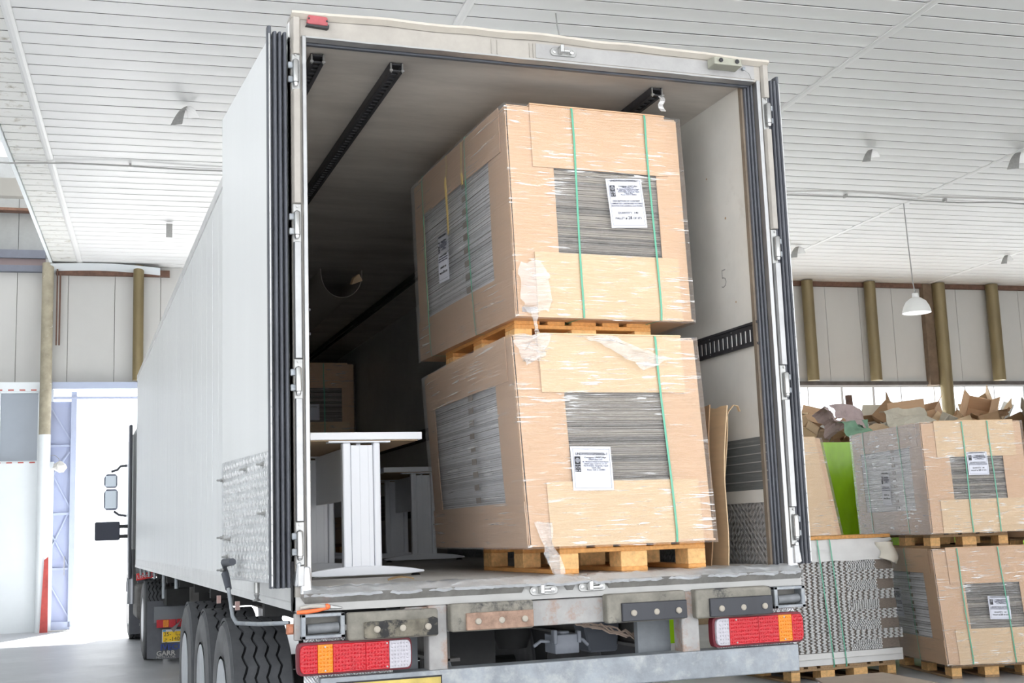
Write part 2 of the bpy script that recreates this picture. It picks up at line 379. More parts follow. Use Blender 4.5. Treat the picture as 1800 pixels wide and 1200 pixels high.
for u in (.945, 5.475, 10.285, 14.815, 19.6):
    MB().prism([(u-.05, ZC+.03), (u-.05, ZC-.012), (u-.018, ZC-.022), (u+.018, ZC-.022), (u+.05, ZC-.012), (u+.05, ZC+.03)], -V1, -.02, 'y').build('cover_strip', SLATM, ceil, M=WM, bevel=.004)
# left edge of the slatted ceiling, hanging fascia with rough edge
MB().box(.40, .45, -V1, -.1, ZC-.03, ZC+.16).build('edge_fascia', WALLW, ceil, M=WM)
t = MB().grid(lambda a, c: (.42+2.0*a, -.05-.35*c, ZC-.16+.10*c+.05*math.sin(a*3)-.05*a), 8, 3, None, lambda a, c: (.42+2.0*a, -.05-.35*c, ZC-.15+.10*c+.05*math.sin(a*3)-.05*a))
t.build('sagging_slat', mat('grey_slat', (.62, .66, .68), .5), ceil, M=WM)
# raised bay on the left
MB().box(-14, .40, -V1, -1.2, 8.9, 9.0).build('ceiling_raised_bay', WALLW, M=WM, kind='structure')
MB().box(-14, .46, -1.1, -.9, 7.93, 8.27).build('trim_1', mat('dusty_beam', (.34, .33, .30), .7), M=WM, kind='structure')
MB().box(-14, .40, -.25, -.02, 7.88, 7.93).build('trim_2', RUST, M=WM, kind='structure')

# back wall: insulated panels above the sill, windows below on the right, gate and white wall on the left
wall = thing('wall_back', 'panelled back wall of the warehouse', None, (0, 0, 0), kind='structure', M=WM)
pan = MB()
edges = [-14, -11, -8, -5, -2.2, -.2] + [.72+i*.855 for i in range(0, 31)]
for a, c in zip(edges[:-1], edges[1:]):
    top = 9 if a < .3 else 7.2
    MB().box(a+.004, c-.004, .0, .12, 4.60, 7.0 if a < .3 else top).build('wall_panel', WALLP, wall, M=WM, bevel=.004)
    if a < .3: MB().box(a+.004, c-.004, .0, .12, 7.0, top).build('upper_wall_panel', mat('shade_grey_panel', (.26, .27, .27), .6, var=.1), wall, M=WM, bevel=.004)  # shade on the upper wall painted in as a darker grey
MB().box(-14, 26.6, .03, .10, 4.60, 7.15).build('wall_core', mat('joint_shadow', (.25, .24, .22), .9), wall, M=WM)
# head beam at the ceiling and sill channel
MB().box(.5, 2.6, -.12, -.005, 6.68, 6.80).box(13, 26, -.12, -.005, 6.77, 6.87).build('head_beam', RUST, wall, M=WM)
MB().box(-14, .3, -.14, -.005, 6.98, 7.14).box(-14, .3, -.14, -.005, 6.72, 6.84).build('blue_head_beam', STEELB, wall, M=WM)
MB().box(-14, .3, -.08, -.005, 6.84, 6.98).build('beam_web', mat('brown_grey_steel', (.22, .17, .17), .7), wall, M=WM)
MB().box(5.6, 26.6, -.06, -.005, 4.52, 4.60).build('sill_channel', mat('dark_sill', (.10, .09, .085), .7, var=.4), wall, M=WM)
# window band right
wnd = thing('window_1', 'long window band under the wall panels', None, (12, 0, 0), kind='structure', M=WM)
xs = [7.2, 9.0, 10.6, 12.2, 13.8, 15.6, 16.37, 17.22, 18.02, 18.73, 19.6, 20.42, 21.2, 22.02, 22.9, 23.8, 24.8, 26]
zb0, zb1 = 2.6, 4.52
for i, x in enumerate(xs):
    wdt = .06 if i in (7, 8, 13, 4) else .025
    MB().box(x-wdt/2, x+wdt/2, .0, .06, zb0, zb1).build('window_mullion', mat('window_frame_paint', (.62, .64, .66), .5), wnd, M=WM)
MB().box(7.2, 26, -.01, .07, zb1-.05, zb1).box(7.2, 26, -.01, .07, zb0, zb0+.05).build('window_frame', mat('window_frame_paint'), wnd, M=WM)
gl = bpy.data.materials.new('clear_pane'); gl.use_nodes = True; g_ = gl.node_tree; g_.nodes.remove(g_.nodes['Principled BSDF'])
tr_ = g_.nodes.new('ShaderNodeBsdfTransparent'); tr_.inputs[0].default_value = (.94, .96, .97, 1); gg = g_.nodes.new('ShaderNodeBsdfGlossy'); gg.inputs['Roughness'].default_value = .05
mx = g_.nodes.new('ShaderNodeMixShader'); mx.inputs[0].default_value = .05; g_.links.new(tr_.outputs[0], mx.inputs[1]); g_.links.new(gg.outputs[0], mx.inputs[2]); g_.links.new(mx.outputs[0], g_.nodes['Material Output'].inputs[0])
for a, c in zip(xs[:-1], xs[1:]):
    MB().box(a+.03, c-.03, .028, .034, zb0+.05, zb1-.05).build('window_pane', gl, wnd, M=WM)
MB().box(5.6, 26.6, .0, .15, 0, zb0).box(5.6, 7.17, 0, .15, zb0, 4.55).build('wall_lower_right', WALLW, wall, M=WM)
MB().box(-12.2, -12, -V1, 0, 0, 9).build('unseen_wall_left', WALLP, M=WM, kind='structure')  # out of view, added to cut the side light on the trailer
# right wall
MB().box(26, 26.2, -V1, 0, 0, 7).build('wall_right', WALLP, M=WM, kind='structure')
# left white wall, window, tape
MB().box(-14, .53, -.14, .1, 0, 3.1).build('wall_left_lower', WALLW, M=WM, kind='structure')
MB().box(-14, .30, -.14, .1, 4.43, 4.60).build('lintel_band', WALLW, wall, M=WM)
MB().box(.26, .50, -.02, .1, 3.1, 4.60).build('white_jamb', WALLW, wall, M=WM)
wl = thing('window_2', 'hazy window left of the gate', None, (0, 0, 3.1), kind='structure', M=WM)
MB().box(-.47, -.43, -.10, .0, 3.12, 4.43).box(.23, .27, -.10, .0, 3.12, 4.43).box(-.47, .27, -.10, 0, 4.40, 4.43).box(-.47, .27, -.10, 0, 3.10, 3.13).build('window_frame', WALLW, wl, M=WM)
MB().box(-.43, .23, -.03, -.02, 3.13, 4.40).build('window_pane', GLASSM, wl, M=WM)
MB().box(-14, -.47, -.10, 0, 3.1, 4.43).build('wall_filler', WALLW, wall, M=WM)
tp = MB()
for z in (4.44, 3.085):
    for i in range(16): tp.box(-2.9+i*.2, -2.82+i*.2+.02, -.146, -.14, z, z+.022)
tp.build('warning_tape', TAPER, wall, M=WM, kind='stuff')
t = MB(); t.hexa([(.36, -.42, 0), (.50, -.42, 0), (.50, -.38, 0), (.36, -.38, 0), (.42, -.41, 1.30), (.49, -.41, 1.36), (.49, -.38, 1.36), (.42, -.38, 1.30)])
t.build('corner_guard', REDP, M=WM, jit=.01, label='red steel corner guard at the end of the white wall beside the gate', cat='corner guard')
# columns
def column(u, z0, z1, r, mt, label, group=None, v=.22):
    o = MB().lathe([(r, z0), (r, z1)], (u, -v, 0), seg=28).build('pipe_column', mt, M=WM, smooth=40)
    o['label'] = label; o['category'] = 'column'
    if group: o['group'] = group
    return o
t = thing('pipe_column', 'grey weathered pipe column between the hazy window and the gate', 'column', (.37, -.22, 0), M=WM)
MB().lathe([(.105, 3.6), (.105, 6.86)], (.37, -.26, 0), seg=28).build('shaft', PIPEG, t, M=WM, smooth=40)
MB().lathe([(.108, 0), (.108, 3.6)], (.37, -.26, 0), seg=28).build('painted_base', WALLW, t, M=WM, smooth=40)
column(2.02, 4.62, 6.86, .10, PIPE, 'bronze pipe column on the panel wall above the open gate')
column(16.41, 4.60, 6.86, .13, PIPE, 'short bronze wall column beside the trailer edge')
column(17.99, 4.60, 6.86, .13, PIPE, 'short bronze wall column between the first column and the tall one')
column(19.79, .0, 6.86, .145, PIPE, 'tall bronze column running down past the windows')
column(21.22, 4.60, 6.86, .145, PIPE, 'short bronze wall column right of the tall column')
for u in (14.83, 13.25, 22.9, 24.5): column(u, 4.60, 6.86, .13, PIPE, 'bronze wall column in the row above the windows', 'bronze wall columns out of plain view')
MB().box(19.42, 19.66, -.16, -.01, 4.5, 6.86).build('flat_stanchion', mat('brown_stanchion', (.16, .11, .07), .7, var=.3), wall, M=WM)
MB().box(.52, .545, -.2, -.16, 5.3, 6.8).box(.57, .60, -.2, -.16, 5.3, 6.7).build('wall_pipe', RUST, wall, M=WM)
# gate: beam, rail, leaf with lattice
gate = thing('door_1', 'sliding steel gate with lattice bracing', None, (.5, 0, 0), kind='structure', M=WM)
MB().box(.48, 5.6, -.16, .08, 4.47, 4.60).build('gate_beam', STEELB if False else mat('gate_beam_paint', (.40, .45, .58), .5), gate, M=WM)
MB().box(.50, 5.6, -.12, -.04, 4.28, 4.33).build('gate_track', GATE, gate, M=WM)
leaf = MB().box(.40, .84, -.03, 0, .1, 4.24).build('gate_leaf', mat('gate_sheet', (.36, .40, .56), .5), gate, M=WM)
MB().box(.82, .92, -.10, .03, .06, 4.42).build('gate_stile', GATE, gate, M=WM)
lat = MB()
zs = [.12, 1.13, 2.13, 3.14, 4.2]
for z in (1.12, 2.13, 3.40): MB().box(.42, .83, -.07, -.03, z-.02, z+.02).build('gate_brace', GATE, gate, M=WM)
for (z0, z1) in ((.25, .95), (.95+.2, 1.9), (2.25, 3.0), (3.5, 4.15), (2.2, 1.35), (3.3, 2.75)):
    m_ = MB(); m_.hexa([(.44, -.065, z1-.025), (.82, -.065, z0-.025), (.82, -.03, z0-.025), (.44, -.03, z1-.025), (.44, -.065, z1+.025), (.82, -.065, z0+.025), (.82, -.03, z0+.025), (.44, -.03, z1+.025)]); m_.build('gate_brace', GATE, gate, M=WM)
MB().box(.48, .86, -.10, -.03, .02, .16).build('gate_foot', GATE, gate, M=WM)
MB().box(.74, .755, -.16, -.12, 1.0, 1.35).build('gate_handle', STEEL, gate, M=WM)
MB().box(.50, .95, -.35, .1, 0, .02).build('gate_sill', WALLP, gate, M=WM)

# hanging crumpled bag on a bent wire beside the gate
t = thing('hanging_bag', 'crumpled pale bag hanging from a bent wire beside the gate', 'bag', (.55, -.3, 3.0), M=WM)
MB().tube([(.48, -.25, 3.21), (.56, -.3, 3.21), (.63, -.32, 3.15), (.66, -.32, 3.05)], .007, 6).build('wire', STEEL, t, M=WM)
bmx = MB(); bmx.lathe([(.01, -.09), (.07, -.08), (.11, -.02), (.10, .04), (.04, .08), (.01, .09)], (.64, -.32, 2.99), seg=12); bmx.build('bag_body', BAG, t, M=WM, jit=.05)

# cable run across ceiling + lamp
t = thing('cable_conduit', 'thin cable run fixed across the white slatted ceiling', 'cable', (8, -7, 6.8), M=WM)
MB().tube([(-.4+i*.8, -7.05+.05*math.sin(i*1.7), ZC-.05-.01*math.sin(i*2.3)) for i in range(32)], .012, 6).build('cable', mat('cable_grey', (.3, .3, .29), .6), t, M=WM)
for i in range(12):
    MB().box(2+i*1.9, 2.03+i*1.9, -7.09, -7.0, ZC-.06, ZC-.01).build('cable_clip', STEEL, t, M=WM)
t = thing('pendant_lamp', 'white bell shaped pendant lamp hanging from the ceiling by a thin wire', 'lamp', (14.8, -6.7, 4.94), M=WM)
MB().tube([(14.74, -6.7, 6.86), (14.76, -6.7, 6.2), (14.79, -6.7, 5.5), (14.81, -6.7, 5.34)], .009, 6).build('wire', mat('cable_grey'), t, M=WM)
MB().lathe([(.24, 4.95), (.235, 4.99), (.21, 5.07), (.165, 5.15), (.09, 5.205), (.055, 5.22), (.05, 5.29), (.0, 5.295)], (14.82, -6.7, 0), seg=36).build('lamp_shade', LAMPW, t, M=WM, smooth=50)
MB().lathe([(.0, 5.19), (.08, 5.18), (.15, 5.13), (.2, 5.05), (.228, 4.965), (.236, 4.952)], (14.82, -6.7, 0), seg=36).build('shade_lining', mat('lamp_lining', (.95, .95, .98), .3), t, M=WM, smooth=50)
MB().tube([(14.80, -6.7, 5.29), (14.84, -6.7, 5.36)], .012, 6).tube([(14.84, -6.7, 5.29), (14.79, -6.7, 5.37)], .008, 6).build('lamp_hook', STEEL, t, M=WM)
# broken fixing plates dangling from ceiling
FX = [(2.74, 9.67, .9, 'bent metal plate dangling from the bright ceiling left of the trailer', 1.3, 0), (2.57, 3.66, .7, 'small metal tab hanging from the ceiling near the left wall panels', .6, 1),
      (12.45, 9.44, .9, 'bent bracket hanging from the ceiling above the pendant lamp, the left one', 1.0, 2), (14.80, 9.67, 1., 'curved bracket hanging from the ceiling at the right edge of the view', 1.4, 3),
      (14.5, 3.38, .9, 'pale bent bracket on the ceiling beside the trailer door', 1.2, 2), (19.44, 3.19, .9, 'bent bracket under the far cover strip right of the pendant lamp', 1.0, 0)]
for u, v, s_, lab, sc, kd in FX:
    t = thing('ceiling_bracket', lab, 'bracket', (u, -v, ZC-.02), M=WM)
    if kd == 1:
        MB().grid(lambda a, c: (u-.05+.1*a, -v, ZC-.02-.24*c), 1, 3, None, lambda a, c: (u-.05+.1*a, -v-.01-.02*c, ZC-.02-.24*c)).build('plate', STEEL, t, M=WM)
    else:
        for sg in (-1, 1):
            def fn(a, c, sg=sg, o=0.): return (u+sg*(.01+.085*c*sc*(1 if sg < 0 else .7))+.07*(a-.5)*sc*(.5+c), -v-.05*(a-.5)*sc+o, ZC-.02-.19*sc*c*(1 if sg < 0 else .6)+.03*math.sin(c*3)*sc)
            MB().grid(lambda a, c: fn(a, c), 2, 5, None, lambda a, c: fn(a, c, o=.006)).build('plate', STEEL if sg < 0 else SLATM, t, M=WM)
t = thing('dangling_cable', 'twisted cord with frayed end hanging above the trailer roof', 'cord', (6.4, -13.4, 6.2), M=WM)
MB().tube([(6.43, -13.2, ZC), (6.44, -13.2, 6.75), (6.46, -13.21, 6.6), (6.47, -13.2, 6.52)], .007, 6).build('cord', mat('cable_grey'), t, M=WM)
MB().tube([(6.46, -13.2, 6.6), (6.50, -13.2, 6.55), (6.53, -13.2, 6.53)], .005, 5).tube([(6.47, -13.2, 6.55), (6.49, -13.21, 6.49), (6.48, -13.2, 6.44)], .004, 5).build('frayed_end', BLKPL, t, M=WM)
MB().box(6.50, 6.525, -13.21, -13.19, 6.5, 6.545).build('connector', BLKPL, t, M=WM)
#@@TRUCK
# ================================================================== SEMI TRAILER
LT = 13.37; ZB = 1.20; ZT = 4.0; ZF = 1.304
T = thing('semi_trailer', 'white box semi trailer with both rear doors folded open, backed into the warehouse', 'trailer', (0, 0, 0))
ys = [.02, 1.9, 3.38, 4.9, 6.4, 7.89, 9.38, 10.9, 12.2, LT]
for a, c in zip(ys[:-1], ys[1:]):
    m_ = MB()
    # pressed panel: shallow vertical ribs on the outer face
    k = 4; wy = (c-a-.008)/k
    for i in range(k):
        y0 = a+.004+i*wy
        m_.box(.0, .05, y0+.003, y0+wy-.003, 1.31, 3.93)
    m_.build('side_panel', GRP, T, bevel=.003)
    MB().box(.012, .045, a, c, 1.312, 3.925).build('panel_joint', mat('joint_dark_brown', (.22, .19, .15), .8), T)  # dark brown strip behind the rib gaps
    MB().box(2.55, 2.60, a+.004, c-.004, 1.31, 3.93).build('side_panel', GRP, T)
for x0, x1 in ((-.008, .06), (2.54, 2.608)):
    s_ = -1 if x0 < 1 else 1; xo = x0 if s_ < 0 else x1; xi = x1 if s_ < 0 else x0
    MB().prism([(xi, 1.20), (xo, 1.20), (xo, 1.235), (xo-s_*.004, 1.24), (xo-s_*.004, 1.30), (xo-s_*.008, 1.318), (xi, 1.318)], .03, LT, 'y').build('side_rail', mat('rail_aluminium', (.70, .70, .69), .4, metal=.25, var=.12, vscale=4), T)
    MB().prism([(xi, 3.90), (xo, 3.90), (xo, 3.97), (xo-s_*.02, 3.998), (xi, 4.0)], .03, LT, 'y').build('roof_rail', mat('rail_aluminium'), T)
MB().box(.04, 2.56, .03, LT, 3.93, 3.99).build('roof_panel', GRP, T)
MB().box(0.0, 2.6, LT-.03, LT+.03, ZB, ZT).build('front_wall', GRP, T, bevel=.02)
MB().box(.05, .07, .06, LT-.05, ZF, 3.92).build('left_lining', GRPI, T)
MB().box(2.50, 2.54, .06, LT-.05, ZF, 3.92).build('right_lining', GRPI, T)
MB().grid(lambda a, c: (.06+2.45*a, .04+(LT-.1)*c, 3.905+.004*math.sin(a*9)+.004*nz((a*5, c*18, 0))), 16, 60).build('ceiling_lining', GRPC, T, smooth=60)
MB().box(.06, 2.54, LT-.12, LT-.05, ZF, 3.92).build('bulkhead', GRPI, T)
MB().box(.03, 2.57, .02, LT, ZB+.03, ZF).build('cargo_floor', FLRI, T)
MB().box(.6, 2.0, LT-.65, LT-.13, 3.15, 3.80).box(.7, 1.9, LT-.68, LT-.64, 3.25, 3.7, BLKPL).build('cooling_unit', BLKPL, T, bevel=.03)
# right wall equipment
MB().box(2.490, 2.502, .06, LT-.2, 1.695, 1.972).build('rub_panel', RUBP, T)
for z in (1.74, 1.79, 1.84, 1.885, 1.93):
    MB().box(2.486, 2.491, .06, LT-.2, z-.0025, z+.0025).build('rub_rib', mat('pale_rib', (.33, .33, .32), .5), T)
MB().box(2.492, 2.501, .06, LT-.2, 1.625, 1.695).build('white_skirt', GRPI, T)
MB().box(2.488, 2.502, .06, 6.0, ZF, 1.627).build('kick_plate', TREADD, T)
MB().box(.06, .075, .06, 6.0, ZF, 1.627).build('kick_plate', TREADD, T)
def etrack(x, sg):
    m_ = MB(); z0, z1 = 2.463, 2.582
    xa, xb = sorted((x, x+sg*.012))
    m_.box(xa, xb, .06, 12.8, z0, z0+.022).box(xa, xb, .06, 12.8, z1-.03, z1)
    y = .075
    while y < 12.7: m_.box(xa, xb, y, y+.022, z0+.02, z1-.028); y += .05
    m_.box(*sorted((x+sg*.012, x+sg*.022)), .06, 12.8, z0-.004, z0+.008).box(*sorted((x+sg*.012, x+sg*.022)), .06, 12.8, z1-.008, z1+.004)
    o = m_.build('lashing_track', TRACK, T)
    r_ = MB()
    for i in range(40): r_.box(*sorted((x+sg*.012, x+sg*.0145)), .1+i*.25, .108+i*.25, z0+.008, z0+.014).box(*sorted((x+sg*.012, x+sg*.0145)), .1+i*.25, .108+i*.25, z1-.02, z1-.014)
    r_.build('rivet', STEEL, o, kind='stuff')
etrack(2.500, -1); etrack(.07, 1)
MB().box(2.498, 2.5005, .06, 12.8, 2.485, 2.555).build('track_backing', mat('bright_backing', (.8, .8, .78), .4), T)
def roofrail(x, y0, y1=12.8):
    m_ = MB(); w_ = .068
    m_.box(x, x+.010, y0, y1, 3.862, 3.905).box(x+w_-.010, x+w_, y0, y1, 3.862, 3.905).box(x, x+.018, y0, y1, 3.858, 3.866).box(x+w_-.018, x+w_, y0, y1, 3.858, 3.866)
    y = y0+.01
    while y < min(y1, 8): m_.box(x+.015, x+w_-.015, y, y+.022, 3.862, 3.87); y += .052
    m_.box(x+.01, x+w_-.01, y0, y1, 3.892, 3.90)
    o = m_.build('roof_track', TRACK, T)
    r_ = MB()
    for dx in (.004, w_-.004): r_.tube([(x+dx, y0-.004, 3.90), (x+dx, y0-.004, 3.85)], .004, 6).box(x+dx-.008, x+dx+.008, y0-.012, y0, 3.855, 3.865)
    r_.build('track_bolt', STEEL, o)
roofrail(.135, .215); roofrail(.545, .235); roofrail(2.017, .24)
rg = MB(); rg.grid(lambda a, c: (2.06+.03*a+.01*math.sin(c*7), .24-.01*c, 3.86-.09*c), 2, 5, None, lambda a, c: (2.06+.03*a+.01*math.sin(c*7), .246-.01*c, 3.86-.09*c)).build('torn_film', FILML, T)
# air duct sleeve under the ceiling
m_ = MB(); m_.grid(lambda a, c: (1.33-.19*math.cos(PI*a), 5.2+c*7.6, 3.90-.26*math.sin(PI*a)**.8), 16, 4, None, lambda a, c: (1.33-.185*math.cos(PI*a), 5.2+c*7.6, 3.90-.255*math.sin(PI*a)**.8))
m_.build('air_duct', mat('duct_fabric', (.42, .38, .33), .7), T, smooth=60)
m_ = MB(); m_.hexa([(1.42, 5.19, 3.76), (1.52, 5.19, 3.80), (1.51, 5.22, 3.81), (1.41, 5.22, 3.77), (1.44, 5.19, 3.82), (1.49, 5.19, 3.86), (1.48, 5.22, 3.86), (1.43, 5.22, 3.83)]); m_.build('duct_tag', CARD2, T)

# rear frame ----------------------------------------------------
HZ = [3.71, 2.97, 2.238, 1.497]
def post(side):
    X = (lambda x: x) if side < 0 else (lambda x: 2.6-x)
    def bx(m, x0, x1, *r, mt=None): a, c = sorted((X(x0), X(x1))); return m.box(a, c, *r, mt)
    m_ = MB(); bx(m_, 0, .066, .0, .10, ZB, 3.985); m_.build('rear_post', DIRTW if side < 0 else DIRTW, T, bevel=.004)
    m_ = MB(); bx(m_, .050, .072, -.014, .02, 1.29, 3.90); m_.build('post_edge_trim', STAIN, T, bevel=.003, jit=.0015)
    # inner gasket
    m_ = MB(); 
    for k in range(3 if side > 0 else 0): bx(m_, .074+k*.014, .085+k*.014, .025+k*.012, .05+k*.012, 1.30, 3.89)
    if side > 0:
        m_.build('gasket', SEAL, T, bevel=.003)
        m_ = MB(); bx(m_, .06, .125, .07, .10, 1.30, 3.90); m_.build('inner_jamb', mat('brown_jamb', (.20, .16, .12), .5, var=.3), T)
    segs = [(3.80, 3.985)] + [(b+.10, a-.085) for a, b in zip(HZ[:-1], HZ[1:])] + [(1.31, 1.40)]
    for za, zb_ in segs:
        m_ = MB(); p = [(X(.008), -.028), (X(.036), -.028), (X(.044), -.008), (X(.044), .0), (X(.002), .0), (X(.002), -.012)]
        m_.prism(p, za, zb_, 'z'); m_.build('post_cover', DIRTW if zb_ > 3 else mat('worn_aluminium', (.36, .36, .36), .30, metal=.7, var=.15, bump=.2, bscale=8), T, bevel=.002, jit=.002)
    m_ = MB(); bx(m_, .0, .02, -.03, .06, 1.31, 1.42); bx(m_, .015, .07, -.02, .02, 1.25, 1.40); m_.build('dented_corner', CRUMP, T, bevel=.006, jit=.02)
    for i, hz in enumerate(HZ):
        cx = X(.018)
        h = MB(); bx(h, .000, .042, -.012, -.003, hz-.095, hz+.10); hg = h.build('hinge', STEEL, T, bevel=.004)
        p = MB(); p.lathe([(.0, hz-.072), (.008, hz-.072), (.012, hz-.062), (.012, hz-.055), (.0155, hz-.052), (.0155, hz+.052), (.011, hz+.058), (.0, hz+.064)], (cx, -.026, 0), seg=16); p.build('hinge_pin', mat('shiny_pin', (.50, .50, .49), .25, metal=.85), hg, smooth=40)
        a, c = sorted((cx, X(-.016)))
        for dz in (-.05, .02): MB().box(a, c, -.018, -.004, hz+dz, hz+dz+.03).build('hinge_leaf', GALV, hg, bevel=.003)
        for zz in (hz-.088, hz+.086): MB().lathe([(.006, -.018), (.006, -.010)], (X(.02), 0, zz), axis='y', seg=8).build('hinge_bolt', STEEL, hg)
post(-1); post(1)
# header
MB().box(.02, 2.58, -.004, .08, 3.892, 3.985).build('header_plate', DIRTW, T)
MB().box(1.25, 2.52, -.007, .0, 3.905, 3.982).build('header_skin', mat('scuffed_header', (.34, .335, .33), .42, metal=.3, var=.15, bump=.2, bscale=12), T)
m_ = MB(); m_.grid(lambda a, c: (.0+2.6*a, -.008-.030*c+.006*nz((a*14, 0, 1)), 3.992+.018*c*(1)+.010*nz((a*9, 2, 0))+.014*math.sin(a*PI)), 60, 2, None, lambda a, c: (.0+2.6*a, -.008-.030*c+.006*nz((a*14, 0, 1)), 3.980+.018*c+.010*nz((a*9, 2, 0))+.014*math.sin(a*PI)))
m_.build('rain_gutter', mat('beige_gutter', (.50, .46, .40), .55, var=.1), T)
MB().box(.0, 2.6, .0, .1, 3.98, 4.005).build('header_top', DIRTW, T)
m_ = MB(); m_.grid(lambda a, c: (.06+2.45*a, -.012+.03*c, 3.898-.012*c+.003*nz((a*12, 3, 0))), 40, 2, None, lambda a, c: (.06+2.45*a, -.012+.03*c, 3.890-.012*c+.003*nz((a*12, 3, 0)))); m_.build('header_lip', STAIN, T, smooth=50)
MB().box(.07, 2.5, .03, .06, 3.872, 3.90).build('header_gasket', SEAL, T, bevel=.004)
for x in (1.01, 1.04, 1.215, 1.235): MB().box(x, x+.004, -.009, -.005, 3.905, 3.98).build('weld_bead', DIRTW, T)
m_ = MB(); m_.prism([(.072, 3.962), (.080, 3.999), (.166, 3.995), (.176, 3.985), (.170, 3.975), (.176, 3.962), (.170, 3.950), (.080, 3.952)], -.035, -.004, 'y'); ml = m_.build('marker_light', FADER, T, bevel=.006, seg=2)
MB().prism([(.068, 3.945), (.072, 3.955), (.172, 3.95), (.180, 3.962), (.180, 3.942), (.172, 3.938)], -.03, -.002, 'y').build('light_base', BLKPL, ml)
for x, z in ((.082, 3.978), (.168, 3.972)): MB().lathe([(.005, -.038), (.005, -.034)], (x, 0, z), axis='y', seg=8).build('screw', BLKPL, ml)
def keeper(x, z, y=-.008, mt=STEEL):
    m_ = MB(); pts = []
    for i in range(16):
        a = 2*PI*i/16; pts.append((x+(.052 if math.cos(a) > 0 else -.052)+.02*math.cos(a), z+.021*math.sin(a)))
    m_.prism(pts, y-.006, y, 'y'); k = m_.build('lock_keeper', mt, T, bevel=.002)
    MB().box(x-.028, x-.008, y-.045, y-.005, z-.015, z+.03).box(x-.008, x+.03, y-.03, y-.006, z-.008, z+.008).build('keeper_claw', mat('shiny_pin'), k, bevel=.004, jit=.002)
    MB().lathe([(.0, -.022), (.012, -.02), (.012, 0)], (x+.04, y-.002, z), axis='y', seg=8).build('keeper_bolt', mat('shiny_pin'), k)
    MB().lathe([(.0, -.008), (.009, -.007), (.009, 0)], (x-.052, y-.004, z), axis='y', seg=10).build('keeper_bolt', mat('shiny_pin'), k)
keeper(1.40, 3.945)
m_ = MB(); m_.hexa([(2.235, -.085, 3.940), (2.405, -.085, 3.940), (2.405, -.006, 3.935), (2.235, -.006, 3.935), (2.245, -.075, 3.985), (2.405, -.075, 3.985), (2.405, -.006, 3.99), (2.235, -.006, 3.99)])
rb = m_.build('lamp_block', mat('khaki_rubber', (.34, .34, .28), .6, var=.15), T, bevel=.006, seg=2)
for x in (2.275, 2.372): MB().lathe([(.012, -.090), (.012, -.086)], (x, 0, 3.962), axis='y', seg=14).build('block_hole', BLK, rb)
MB().tube([(2.455, -.02, 3.945), (2.475, -.03, 3.925), (2.495, -.02, 3.895)], .002, 5).build('wire_stub', STEEL, T)
MB().lathe([(.0, -.02), (.010, -.018), (.010, 0)], (2.45, -.006, 3.955), axis='y', seg=10).build('wire_plug', GALV, T)
# sill
m_ = MB()
def silltop(a, c):
    x = .03+2.55*a; d = .020*nz((x*9, c*2, 3))+.014*nz((x*23, c*3, 7))+.006*nz((x*60, c*5, 2)); 
    return (x, -.05+.07*c+.8*d, 1.272+.034*min(1, c*1.6)+.5*d)
m_.grid(silltop, 260, 7, None, lambda a, c: (lambda p: (p[0], p[1]+.004, p[2]-.012))(silltop(a, c))); m_.build('sill_lip', CRUMP, T, smooth=35)
m_ = MB()
for x0, x1 in ((.02, 1.08), (1.28, 1.34), (1.50, 2.60)):
    m_.hexa([(x0+.02, -.012, 1.232), (x1-.01, -.012, 1.232), (x1, .05, 1.232), (x0, .05, 1.232), (x0, -.048, 1.276), (x1, -.048, 1.276), (x1, .05, 1.276), (x0, .05, 1.276)])
m_.build('sill_bevel', mat('scuffed_grey_aluminium', (.36, .35, .33), .4, metal=.4, var=.3, vscale=12, stretch=(1, 1, .3)), T)
MB().box(0, 2.6, -.010, .06, 1.197, 1.262).build('sill_face', mat('dusty_sill_paint', (.44, .435, .42), .5, var=.1, vscale=5), T)
keeper(1.18, 1.238, -.012); keeper(1.43, 1.243, -.012)
MB().box(.02, 2.58, .01, .12, 1.285, 1.303).build('threshold', mat('worn_threshold', (.34, .31, .28), .5, var=.35, vscale=8, stretch=(.6, 4, 1)), T)

def lozenges(name, O, ex, ey, n, w_, h_, mt, parent, cell=.030, L=.032, wd=.0055, ht=.0022):
    O, ex, ey, n = map(Vector, (O, ex, ey, n)); m_ = MB()
    for i in range(int(w_/cell)):
        for j in range(int(h_/cell)):
            c_ = O+ex*(i+.5)*cell+ey*(j+.5)*cell; s_ = 1 if (i+j) % 2 else -1
            for k in (-1, 0, 1):
                d = (ex+ey*s_).normalized(); q = (ex-ey*s_).normalized()*wd/2; cc = c_+(ex-ey*s_).normalized()*k*.0095; a = cc-d*L*.42; b = cc+d*L*.42
                nn = len(m_.v); m_.v += [a, cc-q*1.0, b, cc+q*1.0, cc+n*ht]
                for t_ in ((0, 1, 4), (1, 2, 4), (2, 3, 4), (3, 0, 4)): m_.f.append(tuple(nn+e for e in t_)); m_.mi.append(0)
    return m_.build(name, mt, parent, kind='stuff')
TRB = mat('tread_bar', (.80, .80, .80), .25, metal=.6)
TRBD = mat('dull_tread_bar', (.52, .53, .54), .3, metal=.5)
lozenges('raised_tread', (2.4878, .08, 1.315), (0, 1, 0), (0, 0, 1), (-1, 0, 0), 1.3, .31, TRBD, T, cell=.034)
